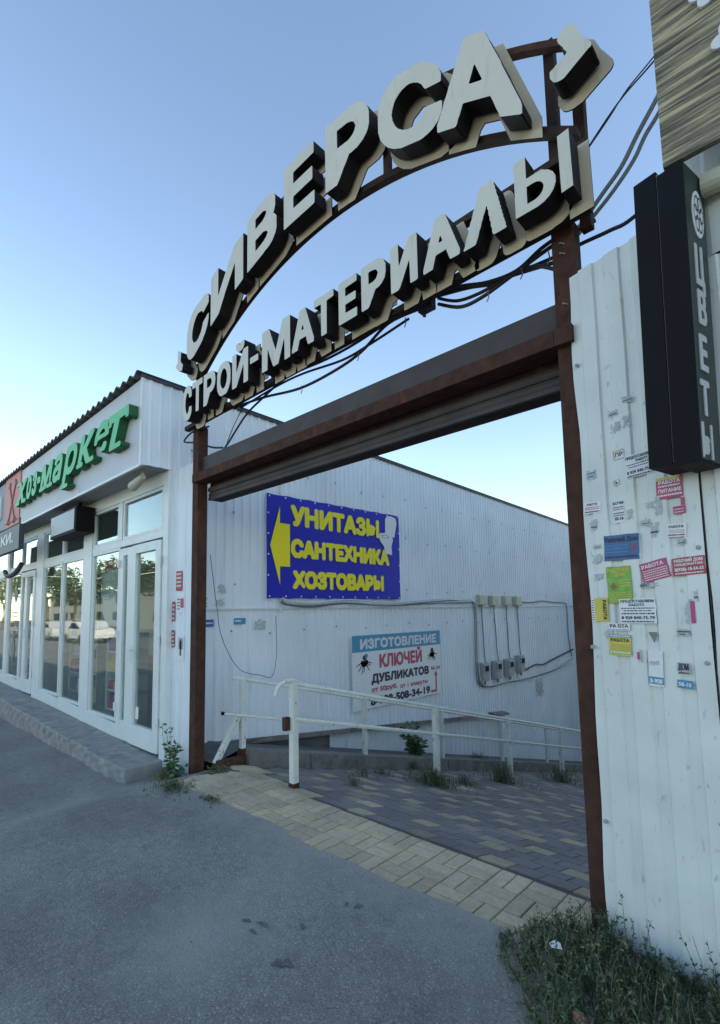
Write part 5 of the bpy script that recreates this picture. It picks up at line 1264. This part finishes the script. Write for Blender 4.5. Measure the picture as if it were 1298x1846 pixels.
# ================================================================== FAR END OF THE PASSAGE
t = empty('far_stall', (-4.5, 17, -3.3), label='pale market stall with dark canopy beam and pink lattice beyond the side wall corner', cat='stall')
Ml = mat('pink_lattice', (.55, .38, .42), .5)
mb = MB()
for k in range(9): mb.box((-6.6 + k * .25, 17.0, 2.1), (-6.57 + k * .25, 17.03, 3.2))
for z in (2.1, 2.45, 2.8, 3.15): mb.box((-6.6, 16.98, z), (-4.3, 17.0, z + .04))
mb.build('lattice', Ml, t)
mb = MB(); mb.box((-6.9, 16.8, 1.95), (-3.0, 17.1, 2.09)); mb.build('canopy_beam', M_rustd, t)
mb = MB()
for k in range(6): mb.box((-6.8, 17.02, .1 + k * .3), (-3.2, 17.3, .38 + k * .3))
mb.build('wall', M_box, t)
mb = MB(); mb.box((-6.8, 17.0, -3.3), (-3.2, 17.25, .08)); mb.build('base_wall', M_lower, t)
t = empty('far_building', (2, 27, -5.5), label='low pale building closing the bottom of the passage', cat='building')
mb = MB(); mb.box((-10, 26.5, -5.6), (14, 30, -1.2)); mb.build('wall', M_lower, t)
mb = MB(); mb.box((-10.2, 26.2, -1.19), (14.2, 30.2, -1.0)); mb.build('roof', M_slate, t)
# unseen building-shaped block added right of the passage to keep sun off the gate
t = empty('sun_blocker', (8, 6, 0), label='unseen tall pale block added right of the passage to shade the gate from the sun', cat='building')
mb = MB(); mb.box((2.6, 3.3, -5.5), (20, 22, 7.9)); mb.build('wall', mat('pale_render', (.45, .43, .38), .8), t)
for k in range(5):
    for z in (2.2, 5.2): mb = MB(); mb.box((3.0 + k * 3.2, 3.26, z), (4.5 + k * 3.2, 3.295, z + 1.4)); mb.build('window', M_black, t)
mb = MB(); mb.box((2.5, 3.2, 7.901), (20.1, 22.1, 8.05)); mb.build('roof', M_slate, t)
# far wall on the right-hand side of the passage
t = empty('meter_cabinet', (-5.5, 15.6, -1), label='tall grey cable cabinet at the far corner of the side wall', cat='cabinet')
mb = MB(); mb.box((-5.60, 15.52, -1.45), (-5.38, 15.72, -.55)); mb.build('cabinet_body', M_meter, t, bevel=.01)
mb = MB(); mb.box((-5.379, 15.54, -1.4), (-5.37, 15.70, -.6)); mb.build('cabinet_door', M_meter, t)
cable([(-5.5, 15.6, 3.3), (-5.62, 15.6, 2.9), (-5.5, 15.55, 1.5), (-5.48, 15.55, .5), (-5.45, 15.55, -.6)], .03, M_cable, 'thick black cable hanging down the far corner of the side wall')

# ================================================================== VEGETATION
def leafq(mb, p, d, n, L, w, col):
    d = d.normalized(); s_ = d.cross(n)
    if s_.length < 1e-3: s_ = Vector((1, 0, 0))
    s_.normalize()
    mb.poly([p, p + d * L * .5 + s_ * w / 2, p + d * L, p + d * L * .5 - s_ * w / 2], 0, col)
def rv(r): return Vector((r.gauss(0, 1), r.gauss(0, 1), r.gauss(0, 1))).normalized()
def gcol(r, dry=.15):
    if r.random() < dry: return (r.uniform(.16, .27), r.uniform(.15, .22), r.uniform(.06, .11))
    k = r.uniform(.6, 1.5); return (.07 * k, .115 * k, .05 * k)
def weed_stem(mb, r, p, h, lean, nl, L, w, dry):
    q = Vector(p); d = Vector((lean[0], lean[1], 1)).normalized(); n = 6
    pts = [q.copy()]
    for i in range(n):
        d = (d + rv(r) * .16).normalized(); q = q + d * h / n; pts.append(q.copy())
    mb.tube(pts, [.0022 * (1 - .6 * i / n) for i in range(n + 1)], 3, 0, caps=False)
    for i in range(len(mb.c) - n * 3, len(mb.c)): mb.c[i] = (.09, .11, .05)
    for i in range(nl):
        t_ = r.random() ** .8; k = min(int(t_ * n), n - 1); b = pts[k].lerp(pts[k + 1], t_ * n - k)
        dd = (rv(r) + Vector((0, 0, .5))).normalized(); leafq(mb, b, dd, rv(r), L * r.uniform(.6, 1.3), w * r.uniform(.7, 1.2), gcol(r, dry))
def blade(mb, r, p, h, w, dry):
    a = r.uniform(0, 6.28); d = Vector((math.cos(a), math.sin(a), 0)) * r.uniform(.1, .7); s_ = Vector((-math.sin(a), math.cos(a), 0)) * w / 2; c = gcol(r, dry)
    p = Vector(p); m1 = p + ZV * h * .55 + d * h * .3; m2 = p + ZV * h * .9 + d * h * .8
    mb.poly([p - s_, p + s_, m1 + s_ * .8, m1 - s_ * .8], 0, c); mb.poly([m1 - s_ * .8, m1 + s_ * .8, m2], 0, c)
r = random.Random(21); mb = MB()
def inpoly(x, y, P):
    c = False; j = len(P) - 1
    for i in range(len(P)):
        if (P[i][1] > y) != (P[j][1] > y) and x < (P[j][0] - P[i][0]) * (y - P[i][1]) / (P[j][1] - P[i][1]) + P[i][0]: c = not c
        j = i
    return c
BED = [(-1.27, 2.38), (-1.20, 2.58), (-1.06, 2.70), (-.92, 2.73), (-.40, 2.62), (.5, 2.42), (1.5, 2.2), (1.5, 1.3), (-.2, 1.45), (-.72, 1.62), (-.88, 1.86), (-1.02, 2.08), (-1.18, 2.22)]
cnt = 0
while cnt < 3400:
    x, y = r.uniform(-1.3, .6), r.uniform(1.3, 2.75)
    if not inpoly(x, y, BED): continue
    cnt += 1
    ed = min(1, (x + 1.35) / .35)
    hh = r.uniform(.05, .15) * (.6 + .6 * ed)
    if y > 2.45 and x > -.8: hh *= .75
    if r.random() < .62: weed_stem(mb, r, (x, y, -.01), hh, (r.gauss(0, .5), r.gauss(0, .5)), 20, .021, .0068, .12 + .25 * (x > -.7 and y < 2.2))
    else: blade(mb, r, (x, y, -.01), hh * 1.25, .005, .35 + .2 * (x > -.7))
for k in range(230):        # stragglers thinning out over the asphalt and pavers
    i_ = r.choice([12, 11, 10, 9, 0, 8, 12]); a_, b_ = BED[i_], BED[(i_ + 1) % len(BED)]; t_ = r.random(); q_ = abs(r.gauss(0, .022))
    x, y = a_[0] + (b_[0] - a_[0]) * t_ - q_, a_[1] + (b_[1] - a_[1]) * t_ - q_ * .3
    if r.random() < .6: blade(mb, r, (x, y, 0), r.uniform(.02, .06), .004, .6)
    else: weed_stem(mb, r, (x, y, 0), r.uniform(.02, .06), (r.gauss(0, .7), r.gauss(0, .7)), 7, .014, .005, .3)
for k in range(26):
    x, y = r.uniform(-1.0, -.2), r.uniform(2.1, 2.66)
    weed_stem(mb, r, (x, y, 0), r.uniform(.18, .28), (r.gauss(0, .15), r.gauss(0, .15)), 12, .022, .009, .3)
tag(mb.build('weeds', M_fol, tint=True), 'low green weeds and grass at the foot of the right wall', 'weeds', kind='stuff')
mb = MB(); mb.poly([(x, y, .0035 if x < 1.5 else .003) for x, y in BED][::-1]); tag(mb.build('soil_strip', M_dirt), kind='structure')
# pale flowers / litter in the weeds
def litter(name, p, m, label, s_=.02, cat='litter'):
    rr = random.Random(int(abs(p[0]) * 1000)); mb = MB(); p = Vector(p)
    ring_ = [p + Vector((math.cos(a) * s_ * rr.uniform(.6, 1.2), math.sin(a) * s_ * rr.uniform(.6, 1.2), rr.uniform(-.3, .6) * s_)) for a in [k * .9 for k in range(7)]]
    top_ = p + ZV * s_ * .8
    for a, b in zip(ring_, ring_[1:] + ring_[:1]): mb.poly([a, b, top_])
    mb.poly(ring_[::-1]); return tag(mb.build(name, m), label, cat)
litter('crumpled_paper', (-1.0, 2.31, .12), M_sigw, 'crumpled white paper lying in the weeds below the gate post', .028)
litter('brick_piece', (-.80, 2.03, .07), M_red, 'reddish scrap half hidden in the middle of the weeds', .03)
litter('crumpled_paper', (-.49, 1.93, .09), M_sigw, 'white paper scrap in the weeds near the bottom of the photo', .03)
litter('dry_leaf', (-1.24, 2.375, .01), M_box, 'pale dry scrap at the corner of the weeds and the pavers', .014)
def tuft(p, rad, n, h, label, seed, ds=.3, st=.4, sq=.6, name='grass_tuft', zf=None):
    r = random.Random(seed); mb = MB()
    for k in range(n):
        a = r.uniform(0, 6.28); q = abs(r.gauss(0, .5)); x = p[0] + math.cos(a) * q * rad; y = p[1] + math.sin(a) * q * rad * sq; z = (zf(x, y) if zf else p[2]); hh = h * max(.3, 1 - q * .6) * r.uniform(.6, 1.1)
        if r.random() < st: weed_stem(mb, r, (x, y, z), hh, (r.gauss(0, .5), r.gauss(0, .4)), 9, .022, .008, ds)
        else: blade(mb, r, (x, y, z), hh, .006, ds)
    return tag(mb.build(name, M_fol, tint=True), label, 'plant', 'weeds and grass tufts on the paving')
tuft((-4.52, 2.30, -.03), .40, 420, .13, 'spreading grass tuft on the asphalt at the corner of the yellow pavers', 31, .1, .2)
tuft((-3.98, 2.36, .0), .14, 90, .05, 'small dry tuft at the edge of the yellow pavers', 32, .5)
tuft((-4.72, 2.92, -.02), .22, 130, .09, 'dry grass between the left gate post and the rusty beam', 33, .6)
zs = lambda x, y: zslope(y)
tuft((-3.72, 5.30, 0), .42, 330, .24, 'green weed clump round the second post of the near handrail', 34, .15, .6, zf=zs)
tuft((-3.70, 6.0, 0), .35, 110, .16, 'sparse weeds right of the second handrail post', 35, .4, zf=zs)
tuft((-3.80, 7.2, 0), .45, 240, .38, 'dry weeds round the third post of the near handrail', 36, .5, .7, zf=zs)
tuft((-3.75, 9.3, 0), .45, 200, .36, 'dark weeds at the foot of the fourth handrail post', 37, .3, .7, zf=zs)
tuft((-3.55, 11.0, 0), .6, 160, .5, 'dry weeds beyond the fourth handrail post', 38, .5, .7, zf=zs)
tuft((-4.35, 5.05, 0), .2, 50, .10, 'little weed on the dark pavers near the kerb', 39, .2, zf=zs)
tuft((-4.25, 4.6, 0), .18, 40, .16, 'yellowish seedling on the dark pavers left of the second post', 40, .5, zf=zs)
tuft((-3.78, 3.95, 0), .08, 22, .30, 'tall thin weed growing in a paver joint', 41, .6, .9, zf=zs)
tuft((-4.70, 6.2, 0), .15, 50, .22, 'dark weed at the kerb foot below the leafy plant', 42, .1, .8, zf=zs)
tuft((-5.0, 8.6, .16), .3, 60, .2, 'small weeds on top of the kerb in front of the side wall', 43, .3, .7, zf=lambda x, y: zslope(y) + .14)
# tall weed left of the post
def plant(name, p, h, n, label, seed, L, w, spread, m=M_leaf2, low_only=False, nl=14, stem=.005):
    r = random.Random(seed); t = empty(name, p, label=label, cat='plant'); sm = MB(); lf = MB(); P0 = Vector(p)
    for k in range(n):
        q = P0 + Vector((r.uniform(-.03, .03), r.uniform(-.02, .02), 0)); d = Vector((r.gauss(0, spread), r.gauss(0, spread) - .05, 1)).normalized(); hh = h * r.uniform(.55, 1); pts = [q.copy()]; N = 7
        for i in range(N): d = (d + rv(r) * .10).normalized(); q = q + d * hh / N; pts.append(q.copy())
        sm.tube(pts, [stem * (1 - .7 * i / N) for i in range(N + 1)], 5)
        for i in range(nl):
            t_ = .15 + .85 * r.random(); kk = min(int(t_ * N), N - 1); b = pts[kk].lerp(pts[kk + 1], t_ * N - kk); dd = rv(r); dd.z = abs(dd.z) * .4 - .1; dd.normalize()
            k2 = r.uniform(.7, 1.4); leafq(lf, b, dd, Vector((dd.y, -dd.x, .8)).normalized() if r.random() < .5 else rv(r), L * r.uniform(.6, 1.25) * (1.25 - .6 * t_), w * r.uniform(.7, 1.2) * (1.25 - .6 * t_), (.055 * k2, .12 * k2, .04 * k2))
    sm.build('stems', M_stem, t); lf.build('leaves', M_fol, t, tint=True); return t
plant('tall_weed', (-5.28, 2.68, -.17), .62, 7, 'tall leafy weed growing between the concrete step and the left gate post', 51, .085, .035, .10, nl=17)
plant('ground_ivy', (-5.10, 2.62, -.15), .25, 10, 'dark leafy clump at the foot of the left gate post', 52, .06, .04, .35, nl=14, stem=.003)
tuft((-5.30, 2.60, -.18), .25, 170, .16, 'dry straw tangle at the foot of the tall weed', 53, .85, .4)
# young tree-of-heaven shoot on the kerb: arching compound leaves
plant('leafy_shoot', (-5.1, 6.75, zslope(6.75) + .13), .62, 10, 'dark bushy shoot with drooping leaves growing on the kerb by the side wall', 61, .15, .06, .28, nl=22)

# dark oily spots on the asphalt
Mst = mat('oil_stain', (.11, .108, .102), .8, noise=.3, nscale=30)
for i, (x, y, s_) in enumerate(((-2.34, 1.61, .022), (-2.25, 1.65, .03), (-2.24, 1.58, .022), (-2.09, 1.78, .022), (-2.06, 2.07, .016), (-2.0, 2.10, .026), (-1.95, 1.54, .045))):
    rr = random.Random(i); mb = MB(); pts = []
    for k in range(22):
        a = 2 * math.pi * k / 22; q = s_ * (.5 + .3 * math.sin(a * 2 + i) + .2 * math.sin(a * 5 + 2 * i) + .35 * rr.random()); pts.append((x + math.cos(a) * q * 1.3, y + math.sin(a) * q, zpav(x, y) + .004))
    c0 = (x, y, zpav(x, y) + .0045)
    for a, b in zip(pts, pts[1:] + pts[:1]): mb.poly([a, b, c0])
    tag(mb.build('oil_spot', Mst), kind='structure')
# grit along the paver edge and here and there
r = random.Random(71); mb = MB()
for k in range(520):
    if r.random() < .75: x = r.uniform(-4.5, -1.2); y = 2.36 - abs(r.gauss(0, .07))
    else: x = r.uniform(-5, .0); y = r.uniform(.9, 2.3)
    s_ = r.uniform(.0015, .0055); z = zpav(x, y) + .001; c = r.uniform(.12, .36); mb.hexa([(x - s_, y - s_, z), (x + s_, y - s_ * .6, z), (x + s_ * .7, y + s_, z), (x - s_ * .8, y + s_ * .7, z), (x - s_ * .5, y - s_ * .6, z + s_), (x + s_ * .5, y - s_ * .3, z + s_), (x + s_ * .3, y + s_ * .5, z + s_ * 1.2), (x - s_ * .4, y + s_ * .4, z + s_)], 0, (c, c * .97, c * .9))
tag(mb.build('grit', M_goods, tint=True), 'scattered grit along the edge of the asphalt', 'grit', kind='stuff')

# ================================================================== ACROSS THE STREET (seen only as reflections in the glass)
mb = MB(); mb.box((-200, -9.0, -.24), (40, -2.6, -.19)); tag(mb.build('road', M_asph), kind='structure')
def car(x, y, col, label):
    t = empty('parked_car', (x, y, -.2), label=label, cat='car', group='cars parked across the street')
    prof = [(-2.1, .35), (-2.15, .7), (-1.9, .88), (-1.35, .93), (-.75, 1.38), (.75, 1.42), (1.45, 1.0), (2.05, .92), (2.15, .6), (2.1, .35)]
    mb = MB(); W2 = .85
    for s_ in (-1, 1): mb.poly([(x + a, y + s_ * W2, b - .2) for a, b in (prof if s_ < 0 else prof[::-1])])
    for (a, b), (c, d) in zip(prof, prof[1:] + prof[:1]): mb.poly([(x + a, y - W2, b - .2), (x + a, y + W2, b - .2), (x + c, y + W2, d - .2), (x + c, y - W2, d - .2)])
    mb.build('body', mat('car_paint_%d' % int(col[0] * 100), col, .25, spec=.7), t)
    for s_ in (-1, 1):
        mb = MB(); mb.poly([(x + a, y + s_ * (W2 + .004), b - .2) for a, b in ([(-1.15, .95), (-.7, 1.3), (.68, 1.34), (1.25, .98)])][::s_]); mb.build('side_window', M_black, t)
    for a in (-1.35, 1.35):
        for s_ in (-1, 1): mb = MB(); mb.tube([(x + a, y + s_ * .68, .32 - .2), (x + a, y + s_ * .87, .32 - .2)], .32, 16); mb.build('wheel', M_cable, t)
car(-36, -6.5, (.62, .63, .62), 'white car parked across the street, left one'); car(-43, -6.6, (.45, .46, .47), 'silver car parked across the street, middle one'); car(-52, -6.5, (.08, .09, .1), 'dark car parked across the street, far one')
def tree(x, y, h, seed, label):
    r = random.Random(seed); t = empty('street_tree', (x, y, -.3), label=label, cat='tree', group='trees across the street')
    sm = MB(); sm.tube([(x, y, -.3), (x + .1, y, h * .3), (x, y + .1, h * .6), (x, y, h * .85)], [.2, .15, .1, .03], 7)
    tips = []
    for k in range(9):
        a = r.uniform(0, 6.28); z0_ = h * r.uniform(.3, .6); e = Vector((x + math.cos(a) * h * .25, y + math.sin(a) * h * .25, z0_ + h * .25)); sm.tube([(x, y, z0_), e], [.07, .02], 5); tips.append(e)
    sm.build('trunk', M_bark, t); lf = MB()
    for k in range(2600):
        c = r.choice(tips); p = c + rv(r) * h * .17 * r.random() ** .4; k2 = r.uniform(.6, 1.3); leafq(lf, p, rv(r), rv(r), .28, .16, (.05 * k2, .085 * k2, .03 * k2))
    lf.build('crown', M_fol, t, tint=True)
for i, (x, h) in enumerate(((-34, 6.0), (-43, 7.0), (-53, 6.5), (-66, 8), (-82, 8.5))):
    tree(x, -11 - (i % 2), h, 80 + i, ('nearest', 'second nearest', 'third', 'fourth', 'farthest')[i] + ' leafy tree across the street')
t = empty('opposite_building', (-20, -18, 0), label='pale two storey building across the street', cat='building')
mb = MB(); mb.box((-110, -34, -.3), (-28, -24, 5.2)); mb.build('wall', mat('pale_render', (.45, .43, .38), .8), t)
for k in range(11):
    for z in (.9, 3.5): mb = MB(); mb.box((-105 + k * 6.8, -23.99, z), (-102 + k * 6.8, -23.95, z + 1.3)); mb.build('window', M_black, t)
mb = MB(); mb.box((-110.3, -34.3, 5.2), (-27.7, -23.7, 5.45)); mb.build('roof', M_slate, t)
